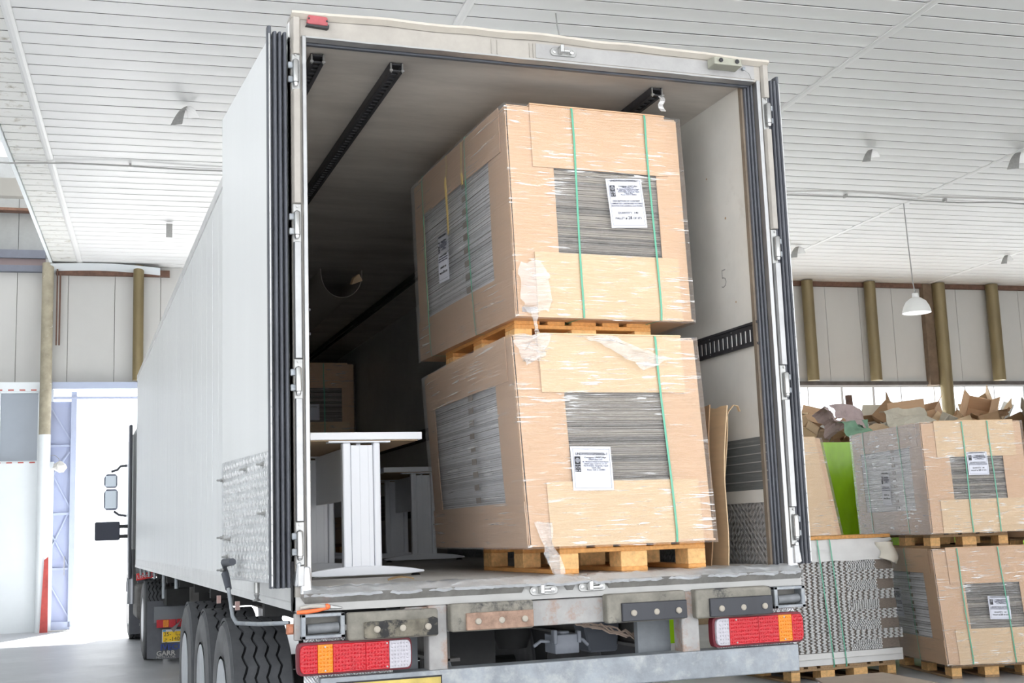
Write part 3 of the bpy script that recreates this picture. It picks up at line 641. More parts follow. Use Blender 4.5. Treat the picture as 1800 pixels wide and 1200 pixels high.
# doors folded back ---------------------------------------------
def door(side):
    D = MB(); s = side
    X = (lambda x: x) if s < 0 else (lambda x: 2.6-x-.036)
    n0, n1 = X(-.105), X(-.035)          # outer face at hinge end, inner face
    f0, f1 = X(-.175), X(-.115)
    zl, zh = 1.325, 3.885
    D.hexa([(n0, .03, zl), (n1, .03, zl), (f1, 1.27, zl), (f0, 1.27, zl), (n0, .03, zh), (n1, .03, zh), (f1, 1.27, zh), (f0, 1.27, zh)])
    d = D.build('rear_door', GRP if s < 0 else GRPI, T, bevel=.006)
    # seals along the near edge: several ribbed lips
    lips = [(-.112, -.092), (-.088, -.066), (-.064, -.044), (-.040, -.020)]
    for k, (a, c) in enumerate(lips):
        p = []
        for i in range(9):
            t = PI*i/8; p.append((X((a+c)/2-(c-a)/2*math.cos(t)), .012-.030*math.sin(t)*(1.0 if k else .6)))
        p += [(X(c), .04), (X(a), .04)]
        m_ = MB(); m_.prism(p, zl-.02, zh+.02-(0 if k else -.03), 'z'); m_.build('door_seal', SEAL, d, smooth=50)
    a, c = sorted((X(-.107), X(-.100)))
    m_ = MB(); m_.box(a, c, -.010, .06, zl-.01, zh+.01); m_.build('edge_strip', STAIN, d, jit=.001)
    rv = MB()
    for i in range(34): rv.lathe([(.0, -.013), (.004, -.012), (.004, -.008)], (X(-.1035), 0, zl+.04+i*.075), axis='y', seg=6)
    rv.build('rivets', STEEL, d, kind='stuff')
    return d, X
dl, XL = door(-1); dr, XR = door(1)
# tread plate, bolts, latch on the left door
def dface(y, off=0): return -.105-.0565*(y-.03)-off     # outer face of the left door
m_ = MB(); m_.hexa([(dface(.05, .006), .05, 1.33), (dface(.05, 0), .05, 1.33), (dface(1.25, 0), 1.25, 1.33), (dface(1.25, .006), 1.25, 1.33), (dface(.05, .006), .05, 1.92), (dface(.05, 0), .05, 1.92), (dface(1.25, 0), 1.25, 1.94), (dface(1.25, .006), 1.25, 1.94)])
m_.build('tread_kick_plate', TREAD, dl)
lozenges('raised_tread', (dface(.06, .0062), .06, 1.335), Vector((dface(1.24)-dface(.06), 1.18, 0)).normalized(), (0, 0, 1), (-1, 0, 0), 1.17, .59, TRB, dl, cell=.042, L=.045, wd=.008, ht=.003)
for y, z in ((1.2, 1.845), (.55, 1.865), (.14, 1.865), (.12, 1.64), (1.2, 1.54), (.98, 1.53), (1.05, 1.44), (1.2, 1.37)):
    b_ = MB(); b_.lathe([(.016, -.004), (.016, 0)], (dface(y, .006)-.0, y, z), axis='x', seg=12).lathe([(.010, -.016), (.010, -.004)], (dface(y, .006), y, z), axis='x', seg=6).lathe([(.0, -.036), (.005, -.034), (.005, -.016)], (dface(y, .006), y, z), axis='x', seg=8)
    b_.build('plate_bolt', STEEL, dl)
b_ = MB(); b_.tube([(-.20, .62, 1.42), (-.215, .80, 1.415), (-.215, .79, 1.36), (-.21, .70, 1.29)], [.018, .022, .02, .016], 10); b_.build('handle_grip', mat('grey_handle', (.06, .065, .08), .5), T, smooth=50)
b_ = MB(); b_.tube([(-.21, .70, 1.29), (-.20, .62, 1.16), (-.19, .55, 1.13), (-.14, .15, 1.145), (-.02, .05, 1.15)], .010, 8); b_.build('handle_rod', GALV, T, smooth=50)
b_ = MB(); b_.tube([(-.10, .50, 1.32), (-.10, .50, 1.27)], .014, 10).lathe([(.010, 1.27), (.014, 1.262), (.008, 1.245), (.022, 1.232), (.0, 1.231)], (-.10, .50, 0), seg=12); b_.build('door_stop', STEEL, T)
m_ = MB(); m_.box(-.012, .0, .03, .055, 1.197, 1.42); m_.build('corner_shadow_gap', BLK, T)
m_ = MB(); m_.box(-.036, .0, .02, .05, 1.10, 1.145).box(-.034, -.008, .008, .02, 1.106, 1.138, mat('faded_orange', (.45, .17, .09), .5)); m_.build('side_marker', GREYG, T, bevel=.003)

# under-ride and bumper -------------------------------------------
MB().box(.50, 1.96, -.002, .09, 1.072, 1.192).build('bumper_beam', GALVR, T, bevel=.004)
for x0, x1 in ((.605, .694), (1.897, 1.992)):
    MB().box(x0, x1, -.022, .07, .89, 1.196).build('bumper_upright', GALVR, T, bevel=.004)
m_ = MB(); m_.box(.10, 2.536, -.045, .075, .775, .908); m_.build('underride_bar', GALV, T, bevel=.006, seg=2, jit=.0015)
for x0, x1 in ((.035, .44), (2.10, 2.555)):
    MB().box(x0, x1, .005, .012, .76 if x0 < 1 else .885, 1.095).build('lamp_plate', TREAD, T); lozenges('raised_tread', (x0+.005, .0048, .765 if x0 < 1 else .89), (1, 0, 0), (0, 0, 1), (0, -1, 0), x1-x0-.01, .32 if x0 < 1 else .2, TRB, T, cell=.032)
def buffer(x0, x1, z0, z1, mt, torn):
    m_ = MB(); m_.prism([(x0, z0), (x1, z0), (x1, z1), (x0, z1)], -.07, .0, 'y'); b0 = m_.build('buffer_block', DUSTR, T, bevel=.012, seg=3, jit=.004)
    xa = x0+.07
    m_ = MB(); m_.grid(lambda a, c: (xa+(x1-xa-.006)*a, -.085-.012*math.sin(PI*a), z0+.006+(z1-z0-.05)*c+.02*(torn*abs(nz((a*6, 0, x0*5))) if c > .8 else 0)), 14, 4, None, lambda a, c: (xa+(x1-xa-.006)*a, -.06, z0+.006+(z1-z0-.05)*c))
    m_.build('buffer_face', mt, b0, bevel=.003)
    for k in range(3):
        xx = xa+(x1-xa)*(.16+.34*k)
        MB().lathe([(.0, -.103), (.011, -.1015), (.015, -.098), (.015, -.088)], (xx, 0, z0+.045), axis='y', seg=14).build('buffer_bolt', mat('dusty_bolt', (.4, .36, .3), .7), b0)
buffer(.222, .640, 1.063, 1.185, mat('torn_rubber', (.20, .18, .14), .9, var=.5, vscale=14, col2=(.03, .03, .03), c2scale=9, c2lo=.5, c2hi=.58), 1)
buffer(.700, 1.105, 1.072, 1.199, mat('rust_plate', (.34, .22, .16), .8, var=.4, vscale=20, bump=.4), .3)
buffer(1.483, 1.906, 1.068, 1.205, RUB, 0)
buffer(1.958, 2.385, 1.064, 1.204, RUB, 0)
def boxframe(x0, x1, z0, z1):
    m_ = MB(); t_ = .016
    m_.box(x0, x1, -.04, .03, z1-t_, z1).box(x0, x1, -.04, .03, z0, z0+t_).box(x0, x0+t_*1.3, -.04, .03, z0, z1).box(x1-t_*1.3, x1, -.04, .03, z0, z1)
    f_ = m_.build('step_frame', GALV, T, bevel=.003)
    MB().box(x0, x1, .03, .036, z0, z1).build('frame_back', mat('dusty_grey_steel', (.27, .26, .24), .7, var=.2), f_)
    MB().tube([(x0+.03, -.01, z0+.042), (x1-.025, -.01, z0+.046)], .022, 14).build('roller', mat('grey_roller', (.20, .21, .22), .5, var=.3, vscale=12), f_, smooth=40)
    MB().box(x1-.002, x1+.012, -.03, .0, z0+.03, z0+.055).build('roller_nut', STEEL, f_)
boxframe(.018, .215, 1.078, 1.188); boxframe(2.418, 2.598, 1.088, 1.196)
MB().box(-.006, .03, -.005, .03, 1.07, 1.19).build('corner_bracket', GALVR, T, bevel=.005, jit=.004)
def taillamp(x0, x1, z0, z1, segs):
    def outl(o, xa, xb):
        h = (z1-z0)/2+o; zc = (z0+z1)/2; pts = []
        n = 10; bulge = .028
        L0 = xa <= x0+1e-6; R0 = xb >= x1-1e-6
        if L0:
            for i in range(n+1):
                t = PI/2+PI*i/n; c_, s_ = math.cos(t), math.sin(t); pts.append((x0+bulge-o*1+ (bulge)*math.copysign(abs(c_)**.7, c_), zc+h*math.copysign(abs(s_)**.45, s_)))
        else: pts += [(xa, zc+h), (xa, zc-h)]
        if R0:
            for i in range(n+1):
                t = -PI/2+PI*i/n; c_, s_ = math.cos(t), math.sin(t); pts.append((x1-bulge+o+bulge*math.copysign(abs(c_)**.7, c_), zc+h*math.copysign(abs(s_)**.45, s_)))
        else: pts += [(xb, zc-h), (xb, zc+h)]
        return pts
    m_ = MB(); m_.prism(outl(.006, x0, x1), -.05, .0, 'y'); L_ = m_.build('tail_lamp', mat('dark_red_housing', (.16, .02, .03), .5), T, bevel=.004)
    for xa, xb, mt in segs:
        m_ = MB(); m_.prism(outl(-.004, xa, xb), -.068, -.045, 'y'); m_.build('lens', mt, L_, bevel=.002)
        dd = MB(); nx = max(2, int((xb-xa)/.0135)); 
        for i in range(nx):
            for j in range(7):
                xx = xa+.012+(xb-xa-.02)*i/(nx-1) if nx > 1 else (xa+xb)/2; zz = z0+.016+(z1-z0-.032)*j/6
                if x0+.012 < xx < x1-.012: dd.lathe([(.0, -.0715), (.0035, -.0705), (.005, -.067)], (xx, 0, zz), axis='y', seg=6)
        dd.build('lens_dots', mt, L_, smooth=60, kind='stuff')
    for xx in (x0+.115, x1-.115):
        for zz in (z0+.014, z1-.014): MB().lathe([(.0, -.0725), (.004, -.072), (.004, -.068)], (xx, 0, zz), axis='y', seg=8).build('screw', STEEL, L_)
taillamp(.002, .512, .928, 1.058, [(.002, .084, REDL), (.085, .152, AMBL), (.153, .300, REDL), (.301, .408, REDL), (.409, .512, WHL)])
taillamp(2.058, 2.562, .924, 1.062, [(2.058, 2.135, WHL), (2.136, 2.30, REDL), (2.301, 2.415, REDL), (2.416, 2.492, AMBL), (2.493, 2.562, REDL)])
m_ = MB(); m_.box(.17, .655, -.052, -.045, .78, .886, BLK).box(.178, .648, -.056, -.05, .787, .879, YELD); m_.build('rear_number_plate', YELD, T)
# chassis
for x in (.75, 1.83):
    MB().box(x, x+.02, .2, 12.0, .92, 1.19).box(x-.05, x+.07, .2, 12, 1.17, 1.19).box(x-.05, x+.07, .2, 12, .915, .93).build('chassis_rail', CHASS, T)
for y in (.3, 1.6, 3.0, 4.4, 5.7, 7.2, 8.8, 10.4):
    MB().box(.1, 2.5, y, y+.08, 1.09, 1.20).build('cross_member', CHASB, T)
MB().box(1.74, 1.92, .16, .20, .88, 1.18).build('end_gusset', mat('gusset_steel', (.26, .28, .30), .6, var=.2), T)
MB().box(.46, .60, .16, .20, .88, 1.18).build('end_gusset', mat('gusset_steel'), T)
m_ = MB()
for k in range(5):
    random.seed(20+k); pts = [(1.36+i*.045, .25+.02*random.random(), 1.085-.012*i+.02*random.uniform(-1, 1)) for i in range(10)]
    pts += [(1.83, .24, .96), (1.835+.01*k, .24, .86)]; m_.tube(pts, .005, 5)
m_.build('wire_loom', mat('pale_wires', (.35, .27, .22), .7), T)
MB().tube([(.69, .3, .98), (.78, .3, .94), (.80, .3, .88), (.74, .3, .85), (.68, .3, .85)], .010, 8).build('air_hose', GALV, T, smooth=50)
m_ = MB(); m_.box(1.37, 1.50, .35, .5, .90, .995).lathe([(.035, 0), (.035, .015)], (1.43, .40, .995), seg=14).box(1.36, 1.38, .34, .38, .95, 1.02).box(1.49, 1.51, .34, .38, .95, 1.01).tube([(1.36, .4, .96), (1.31, .4, .965), (1.27, .4, .94)], .010, 6).tube([(1.5, .4, .97), (1.54, .4, .96), (1.57, .4, .93)], .010, 6); m_.build('brake_valve', mat('valve_grey', (.26, .28, .32), .5, var=.2), T, bevel=.004)
m_ = MB(); m_.hexa([(1.62, .5, .88), (1.78, .5, .88), (1.78, .65, .88), (1.62, .65, .88), (1.585, .5, 1.045), (1.80, .5, 1.045), (1.80, .65, 1.045), (1.585, .65, 1.045)]).lathe([(.05, 0), (.05, .02), (.02, .03), (.02, .05)], (1.65, .57, 1.045), seg=14); m_.build('air_spring', mat('bag_rubber', (.10, .11, .13), .7), T, bevel=.01)

def wheel(parent, xo, y, R=.525, wd=.385, side=-1, ri=.292, tread=True):
    """single wheel; outer face towards side"""
    X = (lambda h: xo+h) if side < 0 else (lambda h: xo-h)
    q = lambda prof: [(r, X(h)-0) for r, h in prof]
    c = (0, y, R)
    mw = MB(); mw.lathe(q([(ri+.004, .004), (ri-.012, .004), (ri-.022, .018), (ri-.028, .055), (.235, .075), (.20, .080), (.165, .07), (.155, .045), (.10, .040), (.095, .02), (.0, .015)]), c, 'x', 36)
    wl_ = mw.build('wheel', RIM, parent, smooth=35)
    nb = MB()
    for i in range(10):
        a = 2*PI*i/10; nb.lathe([(.012, X(.045)), (.012, X(.08))], (0, y+.18*math.cos(a), R+.18*math.sin(a)), 'x', 6)
    nb.build('wheel_nuts', STEEL, wl_, kind='stuff')
    ty = MB(); pr = [(ri, .03), (ri+.03, .006), (ri+.10, -.004), (R-.09, .0), (R-.045, .012), (R-.022, .028), (R-.016, .05), (R-.016, wd-.05), (R-.022, wd-.028), (R-.045, wd-.012), (R-.09, wd), (ri+.03, wd-.01), (ri, wd-.03)]
    ty.lathe(q(pr), c, 'x', 72, mts=[TYRES, TYRES, TYRES, TYRES, TYRE, TYREG, TYREG, TYREG, TYRE, TYRES, TYRES, TYRES])
    ty.build('tyre', TYRE, wl_, smooth=40)
    if tread:
        tr = MB(); nseg = 96; nr = 5; w0, w1 = .024, wd-.024; pitch_ = (w1-w0)/nr; gap = .015; amp = .012
        for k in range(nr):
            xa, xb = w0+k*pitch_+(gap/2 if k else 0), w0+(k+1)*pitch_-(gap/2 if k < nr-1 else 0)
            n = len(tr.v)
            for i in range(nseg):
                a = 2*PI*i/nseg; zz = amp*(1, 0.2, -1, -.2)[i % 4]
                za = zz if k else 0; zb_ = zz if k < nr-1 else 0
                for (h, r) in ((xa+za, R-.018), (xa+za, R), (xb+zb_, R), (xb+zb_, R-.018)):
                    tr.v.append(Vector((X(h), y+r*math.cos(a), R+r*math.sin(a))))
            for i in range(nseg):
                j = (i+1) % nseg
                for e in range(3): tr.f.append((n+i*4+e, n+i*4+e+1, n+j*4+e+1, n+j*4+e)); tr.mi.append(0)
        tr.build('tread_ribs', TYRE, wl_, kind='stuff')
    return wl_
for y in (2.40, 3.65, 4.90):
    wheel(T, -.055, y); wheel(T, 2.655, y, side=1, tread=False)
    MB().tube([(.3, y, .525), (2.3, y, .525)], .06, 12).build('axle', CHASB, T)
    MB().lathe([(.0, .34), (.16, .34), (.16, .46), (.0, .46)], (0, y, .525), 'x', 20).build('brake_drum', CHASB, T)
for x in (.62, 1.98):
    MB().lathe([(.0, .72), (.10, .72), (.13, .80), (.13, 1.0), (.10, 1.08), (.0, 1.08)], (x, 2.75, 0), seg=18).build('air_bellows', CHASB, T, smooth=40)
# inner mud flap / mystery items under the middle
MB().box(1.0, 1.45, 1.55, 1.60, .45, 1.08).build('rubber_flap', CHASB, T)
for y in (1.9, 2.85): MB().box(-.025, .0, y, y+.03, 1.12, 1.17).build('side_reflector', mat('pink_reflector', (.45, .30, .27), .4), T)
for y, l in ((8.2, .25), (6.6, .10), (9.6, .08), (10.6, .08), (11.5, .08), (12.4, .1)): MB().tube([(.02, y, 1.20), (.02, y, 1.20-l)], .018, 8).build('underfloor_stub', GALV, T)
# landing legs
for x in (.45, 2.05): MB().box(x, x+.10, 9.9, 10.0, .25, 1.2).box(x-.06, x+.16, 9.85, 10.05, .22, .25).build('landing_leg', CHASS, T)

# ================================================================== TRACTOR
K = thing('truck_tractor', 'tractor unit coupled ahead of the white trailer, its mirror showing in the gateway', 'truck', (0, 12, 0))
MB().prism([(.0, 1.05), (2.5, 1.05), (2.5, 3.2), (2.3, 3.55), (.2, 3.55), (.0, 3.2)], 14.6, 17.2, 'y').build('cab', mat('cab_paint', (.8, .82, .84), .3), K, bevel=.05, seg=3)
m_ = MB(); m_.hexa([(-.075, 13.9, 1.02), (-.035, 13.9, 1.02), (.0, 14.6, 1.02), (-.06, 14.6, 1.02), (-.075, 13.9, 3.30), (-.035, 13.9, 3.30), (.0, 14.6, 3.30), (-.06, 14.6, 3.35)]); m_.build('side_fairing', mat('dark_fairing', (.05, .055, .07), .4), K, bevel=.01)
MB().box(2.53, 2.58, 13.9, 14.6, 1.02, 3.2).build('side_fairing', mat('dark_fairing'), K)
MB().box(.25, 2.3, 10.9, 17, .75, .95).build('frame', CHASB, K)
MB().lathe([(.0, .95), (.5, .95), (.5, 1.0), (.5, 1.18), (.0, 1.18)], (1.3, 12.2, 0), seg=24).build('fifth_wheel', CHASB, K)
wheel(K, .03, 12.2, R=.52, wd=.29); wheel(K, .36, 12.2, R=.52, wd=.29, tread=False)
wheel(K, 2.53, 12.2, R=.52, wd=.29, side=1, tread=False)
wheel(K, .03, 16.2, R=.52, wd=.31); wheel(K, 2.5, 16.2, R=.52, wd=.31, side=1, tread=False)
# front mud guard and exhaust stack
m_ = MB(); m_.grid(lambda a, c: (.02+.34*a, 16.2-.62*math.cos(PI*c*.95-.25), .5+.62*math.sin(PI*c*.95-.25)), 3, 16, None, lambda a, c: (.02+.34*a, 16.2-.60*math.cos(PI*c*.95-.25), .5+.60*math.sin(PI*c*.95-.25))); m_.build('front_mudguard', MUD, K, smooth=50)
m_ = MB(); m_.box(.02, .36, 15.50, 15.53, .12, .95); f1 = m_.build('front_flap', MUD, K)
MB().tube([(.0, 14.2, .65), (.0, 14.2, 1.08)], .07, 16).tube([(.0, 14.2, 1.08), (-.01, 14.2, 1.45)], .045, 12).build('exhaust_stack', mat('chrome_grey', (.3, .31, .33), .3, metal=.6), K, smooth=40)
MB().box(.02, .30, 13.3, 14.4, .45, .95).build('fuel_tank', CHASS, K, bevel=.06, seg=3)
# rear mud flap with lamp, plate and lettering
fl = MB().grid(lambda a, c: (.05+.58*a, 11.42+.015*math.sin(c*3), .07+.72*c-.02*(1-abs(2*a-1))*(1-c)), 6, 8, None, lambda a, c: (.05+.58*a, 11.435+.015*math.sin(c*3), .07+.72*c-.02*(1-abs(2*a-1))*(1-c))).build('rear_mud_flap', MUD, K)
m_ = MB(); m_.grid(lambda a, c: (.05+.58*a, 12.2-.58*math.cos(PI*c*.8+.15)-.05, .52+.58*math.sin(PI*c*.8+.15)), 3, 14, None, lambda a, c: (.05+.58*a, 12.2-.56*math.cos(PI*c*.8+.15)-.05, .52+.56*math.sin(PI*c*.8+.15)));
MB().box(.13, .60, 11.34, 11.40, .52, .72).build('lamp_bracket', mat('lamp_grey', (.2, .21, .23), .5), K)
m_ = MB(); m_.box(.16, .40, 11.31, 11.35, .455, .555, REDL).box(.24, .31, 11.305, 11.31, .46, .55, AMBL).box(.41, .60, 11.31, 11.35, .455, .555, REDL); m_.build('tractor_tail_lamp', REDL, K, bevel=.004)
m_ = MB(); m_.hexa([(.33, 11.25, .44), (.44, 11.25, .52), (.44, 11.28, .52), (.33, 11.28, .44), (.37, 11.25, .39), (.50, 11.25, .62), (.50, 11.28, .62), (.37, 11.28, .39)]); m_.build('loose_bracket', mat('bracket_grey', (.22, .21, .2), .7), K)
m_ = MB(); m_.box(.235, .66, 11.385, 11.405, .262, .425, mat('plate_rim', (.75, .75, .72), .4)).box(.245, .65, 11.38, 11.39, .270, .398, YEL).box(.245, .65, 11.38, 11.39, .398, .418, PAPER).box(.24, .28, 11.379, 11.385, .40, .42, mat('blue_patch', (.05, .35, .7), .4)); npl = m_.build('number_plate', YEL, K)
ex, ez = Vector((1, 0, 0)), Vector((0, 0, 1))
text('25-', .070, BLK, npl, plane_M((.255, 11.378, .365), ex, ez), align='LEFT')
text('\uFE8E\uFEF4\uFE92\uFEF4\uFEDF', .06, BLK, npl, plane_M((.40, 11.378, .365), ex, ez), align='LEFT')
text('\u062C', .06, BLK, npl, plane_M((.265, 11.378, .305), ex, ez), align='LEFT')
text('-1400', .070, BLK, npl, plane_M((.325, 11.378, .302), ex, ez), align='LEFT')
text('IVECO', .105, BLUE, fl, plane_M((.215, 11.405, .20), ex, ez), align='LEFT', thick=.002, bold=.003)
text('GARR', .082, GREYT, fl, plane_M((.165, 11.405, .125), ex, ez), align='LEFT', thick=.002, bold=.002, scalex=1.1)
text('MOTILLA DEL', .040, GREYT, fl, plane_M((.165, 11.402, .078), ex, ez), align='LEFT', thick=.001)
text('IVECO', .06, GREYT, f1, plane_M((.17, 15.49, .26), ex, ez), align='LEFT', thick=.001)
m_ = MB(); m_.hexa([(-.02, 12.75, 1.02), (.50, 12.75, 1.11), (.50, 12.8, 1.11), (-.02, 12.8, 1.02), (-.02, 12.75, 1.12), (.50, 12.75, 1.17), (.50, 12.8, 1.17), (-.02, 12.8, 1.12)]); rp = m_.build('red_side_board', REDB, K, bevel=.004)
text('LENCER', .065, PAPER, rp, plane_M((-.01, 12.745, 1.07), (1, 0, .12), ez), align='LEFT', thick=.001)
# mirrors
def mir(x0, x1, z0, z1, y, mt, nm):
    m_ = MB(); m_.prism([(x0, z0+.05), (x0+.04, z0), (x1-.02, z0), (x1, z0+.04), (x1, z1-.04), (x1-.03, z1), (x0+.04, z1), (x0, z1-.06)], y, y+.12, 'y'); return m_.build(nm, mt, K, bevel=.01)
mo = mir(-.36, -.14, 2.10, 2.45, 16.4, mat('mirror_shell', (.16, .18, .24), .4), 'wing_mirror'); MB().box(-.34, -.16, 16.392, 16.40, 2.13, 2.42).build('mirror_glass', MIRR, mo)
m2_ = mir(-.36, -.15, 2.47, 2.70, 16.4, mat('mirror_shell'), 'wing_mirror'); MB().box(-.34, -.17, 16.392, 16.40, 2.49, 2.67).build('mirror_glass', MIRR, m2_)
MB().tube([(-.25, 16.45, 2.74), (-.15, 16.45, 2.77), (-.10, 16.45, 2.83), (.02, 16.45, 2.84)], .02, 8).tube([(-.2, 16.45, 2.08), (-.12, 16.45, 2.02), (.0, 16.5, 2.0)], .02, 8).build('mirror_arm', mat('dark_fairing'), K, smooth=50)
MB().box(-.51, -.12, 15.9, 15.96, 1.60, 1.90).build('side_vane', mat('black_vane', (.035, .04, .06), .5), K, bevel=.025, seg=3)
MB().tube([(-.13, 15.93, 1.82), (.0, 15.93, 1.82)], .03, 8).tube([(-.13, 15.93, 1.66), (.0, 15.93, 1.66)], .03, 8).build('vane_arm', BLKPL, K)
# ================================================================== PALLETS
def make_pallet(label, loc, rz, mt=WOOD, bl=WOODB):
    t = thing('wooden_pallet', label, 'pallet', (0, 0, 0))
    def pc(name, *b, m=mt): MB().box(*b).build(name, m, t, bevel=.003)
    for x, w_ in ((0, .145), (.19, .10), (.3275, .145), (.51, .10), (.655, .145)): pc('deck_board', x, x+w_, 0, 1.2, .122, .144)
    for y in (0, .5275, 1.055): pc('cross_board', 0, .8, y, y+.145, .100, .122)
    for x, w_ in ((0, .10), (.3275, .145), (.70, .10)):
        for y in (0, .5275, 1.055): pc('block', x, x+w_, y, y+.145, .022, .100, m=bl)
        pc('base_board', x, x+w_, 0, 1.2, 0, .022)
    t.location = loc; t.rotation_euler = (0, 0, rz); ROOT[t.name] = Matrix.Translation(loc) @ Matrix.Rotation(rz, 4, 'Z')
    return t
PG = 'wooden pallets under the loads'
pal0 = make_pallet('orange wooden pallet on the trailer floor under the lower wrapped load', (1.31, .09, ZF), 0)
dup(pal0, (1.235, .42, 2.476), math.radians(1.0), 'orange wooden pallet wedged between the two wrapped loads in the trailer', PG); pal0['group'] = PG
pal1 = make_pallet('brown wooden pallet under the lower right load, standing on the concrete', (6.95, 4.42, 0), math.radians(-13), WOODG, WOODB); pal1['group'] = PG
dup(pal1, (6.83, 4.42, 1.222), math.radians(-11), 'brown wooden pallet between the two wrapped loads stacked on the right', PG)

# ================================================================== WRAPPED LOADS
def load(name_label, org, rz, w_, d, h, lean=(0, 0), seedv=1, detail=2, front=None, side=None, labels=(), straps=(.42, .80), sstraps=(.20, .78), film=FILM, sfilm=FILMS, M=None, bulge=.0, notch=.42, win=(.235, .865, .285, .715)):
    rnd = random.Random(seedv)
    t = thing('wrapped_load', name_label, 'pallet load', org, rz, 'film wrapped cardboard loads', M=M)
    cr, sr = math.cos(rz), math.sin(rz); O = Vector(org)
    def C(a, b, c, o=(0, 0, 0)):      # unit cube to world: a across, b deep, c up
        x = w_*a+o[0]; y = d*b+o[1]; z = h*c+o[2]
        x += lean[0]*h*c; y += lean[1]*h*c
        return O + Vector((cr*x-sr*y, sr*x+cr*y, z))
    def F(u, v, off=0.): return C(u, 0, v, (0, -off, 0))
    def Sd(u, v, off=0.): return C(0, u, v, (-off-bulge*math.sin(PI*min(1,max(0,u)))*math.sin(PI*min(1,max(0,v))), 0, 0))
    def Rt(u, v, off=0.): return C(1, u, v, (off, 0, 0))
    def Bk(u, v, off=0.): return C(u, 1, v, (0, off, 0))
    def Tp(u, v, off=0.): return C(u, v, 1, (0, 0, off))
    def slab(m_, Fn, u0, u1, v0, v1, off, th, mt=None, nu=6, nv=6, amp=.002, sd=0):
        f = lambda a, c, e=0: Fn(u0+(u1-u0)*a, v0+(v1-v0)*c, off+e+amp*nz((a*4+sd, c*4, seedv)))
        m_.grid(lambda a, c: f(a, c), nu, nv, mt, lambda a, c: f(a, c, -th))
    # stacked sheets
    nl = 96 if detail > 1 else 44
    st = MB(); st.hexa([C(.03, .03, .01), C(.97, .03, .01), C(.97, .97, .01), C(.03, .97, .01), C(.03, .03, .985), C(.97, .03, .985), C(.97, .97, .985), C(.03, .97, .985)], DARKCORE)
    for i in range(nl):
        z0 = .012+.975*i/nl; z1 = z0+.975/nl*(.84 if i % 3 else .95)
        j = [rnd.uniform(.004, .012) for _ in range(4)]
        wv = .0045*math.sin(i*.35)
        fm = rnd.choice([SHEET_D, SHEET_D, SHEET_D3, SHEET_D2] if front is None else front); sm = rnd.choice([SHEET_L, SHEET_L, SHEET_L3, SHEET_L2] if side is None else side)
        n = len(st.v)
        def cc(a, b, c): return C(a, b, c, ((1 if a < .5 else -1)*j[0], (1 if b < .5 else -1)*j[1], wv*b))
        st.v += [cc(0, 0, z0), cc(1, 0, z0), cc(1, 1, z0), cc(0, 1, z0), cc(0, 0, z1), cc(1, 0, z1), cc(1, 1, z1), cc(0, 1, z1)]
        for q, mt in (((3, 2, 1, 0), fm), ((4, 5, 6, 7), fm), ((0, 1, 5, 4), fm), ((1, 2, 6, 5), sm), ((2, 3, 7, 6), fm), ((3, 0, 4, 7), sm)): st.f.append(tuple(n+k for k in q)); st.mi.append(st.m(mt))
    st.build('sheet_stack', None, t, kind='stuff')
    # notches down the printed side edge
    if notch:
        nm = MB()
        for i in range(9 if detail > 1 else 9):
            v = .22+.068*i; slab(nm, Sd, notch-.02+.004*rnd.uniform(-1, 1), notch+.024, v, v+.030, .003, .004, None, 1, 1, 0)
        nm.build('edge_notches', mat('notch_brown', (.20, .15, .11), .8), t, kind='stuff')
    # corner boards: folded cardboard angles
    cw = win[0]+.012
    for fa, fu, sb, su in ((F, (0, cw), Sd, (0, .17)), (F, (win[1]-.01, 1), Rt, (0, .115)), (Bk, (0, cw), Sd, (.885, 1)), (Bk, (win[1]-.01, 1), Rt, (.88, 1))):
        m_ = MB(); slab(m_, fa, fu[0], fu[1], .0, .995, .008, .005, None, 3, 12, .002, rnd.random()*9); slab(m_, sb, su[0], su[1], .0, .995, .008, .005, None, 3, 12, .002, rnd.random()*9)
        m_.build('corner_board', CARD, t, smooth=30)
    top_c = CARD if rnd.random() < .5 else CARD2
    m_ = MB(); slab(m_, F, .125, .925, win[3]-.01, 1.015, .018, .006, None, 10, 8, .004, 1); slab(m_, Tp, .125, .925, -.015, .35, .012, .005, None, 4, 4, .003, 2); m_.build('front_cover_sheet', top_c if detail < 2 else (CARD if seedv == 2 else CARD2), t, smooth=40)
    m_ = MB(); slab(m_, F, .105, .945, -.012, win[2]+.01, .018, .006, None, 10, 6, .004, 3); m_.build('front_base_sheet', CARD2, t, smooth=40)
    m_ = MB(); slab(m_, Sd, .05, .93, .79, 1.008, .016, .005, None, 10, 8, .004, 4); slab(m_, Tp, -.012, .3, .10, .90, .010, .005, None, 4, 4, .003, 5); m_.build('side_cover_sheet', CARD, t, smooth=40)
    m_ = MB(); slab(m_, Sd, .0, 1.0, -.012, .205, .016, .005, None, 12, 5, .005, 6); m_.build('side_base_sheet', CARD, t, smooth=40)
    m_ = MB(); slab(m_, Tp, 0, 1, 0, 1, .004, .005, None, 8, 8, .004, 7); m_.build('top_sheet', CARD, t, smooth=40)
    m_ = MB(); m_.hexa([C(-.01, -.01, -.010), C(1.01, -.01, -.010), C(1.01, 1.01, -.010), C(-.01, 1.01, -.010), C(-.01, -.01, .0), C(1.01, -.01, .0), C(1.01, 1.01, .0), C(-.01, 1.01, .0)]); m_.build('base_tray', CARD, t)
    # straps
    sx = (C(1, 0, 0)-C(0, 0, 0)).normalized(); sy = (C(0, 1, 0)-C(0, 0, 0)).normalized()
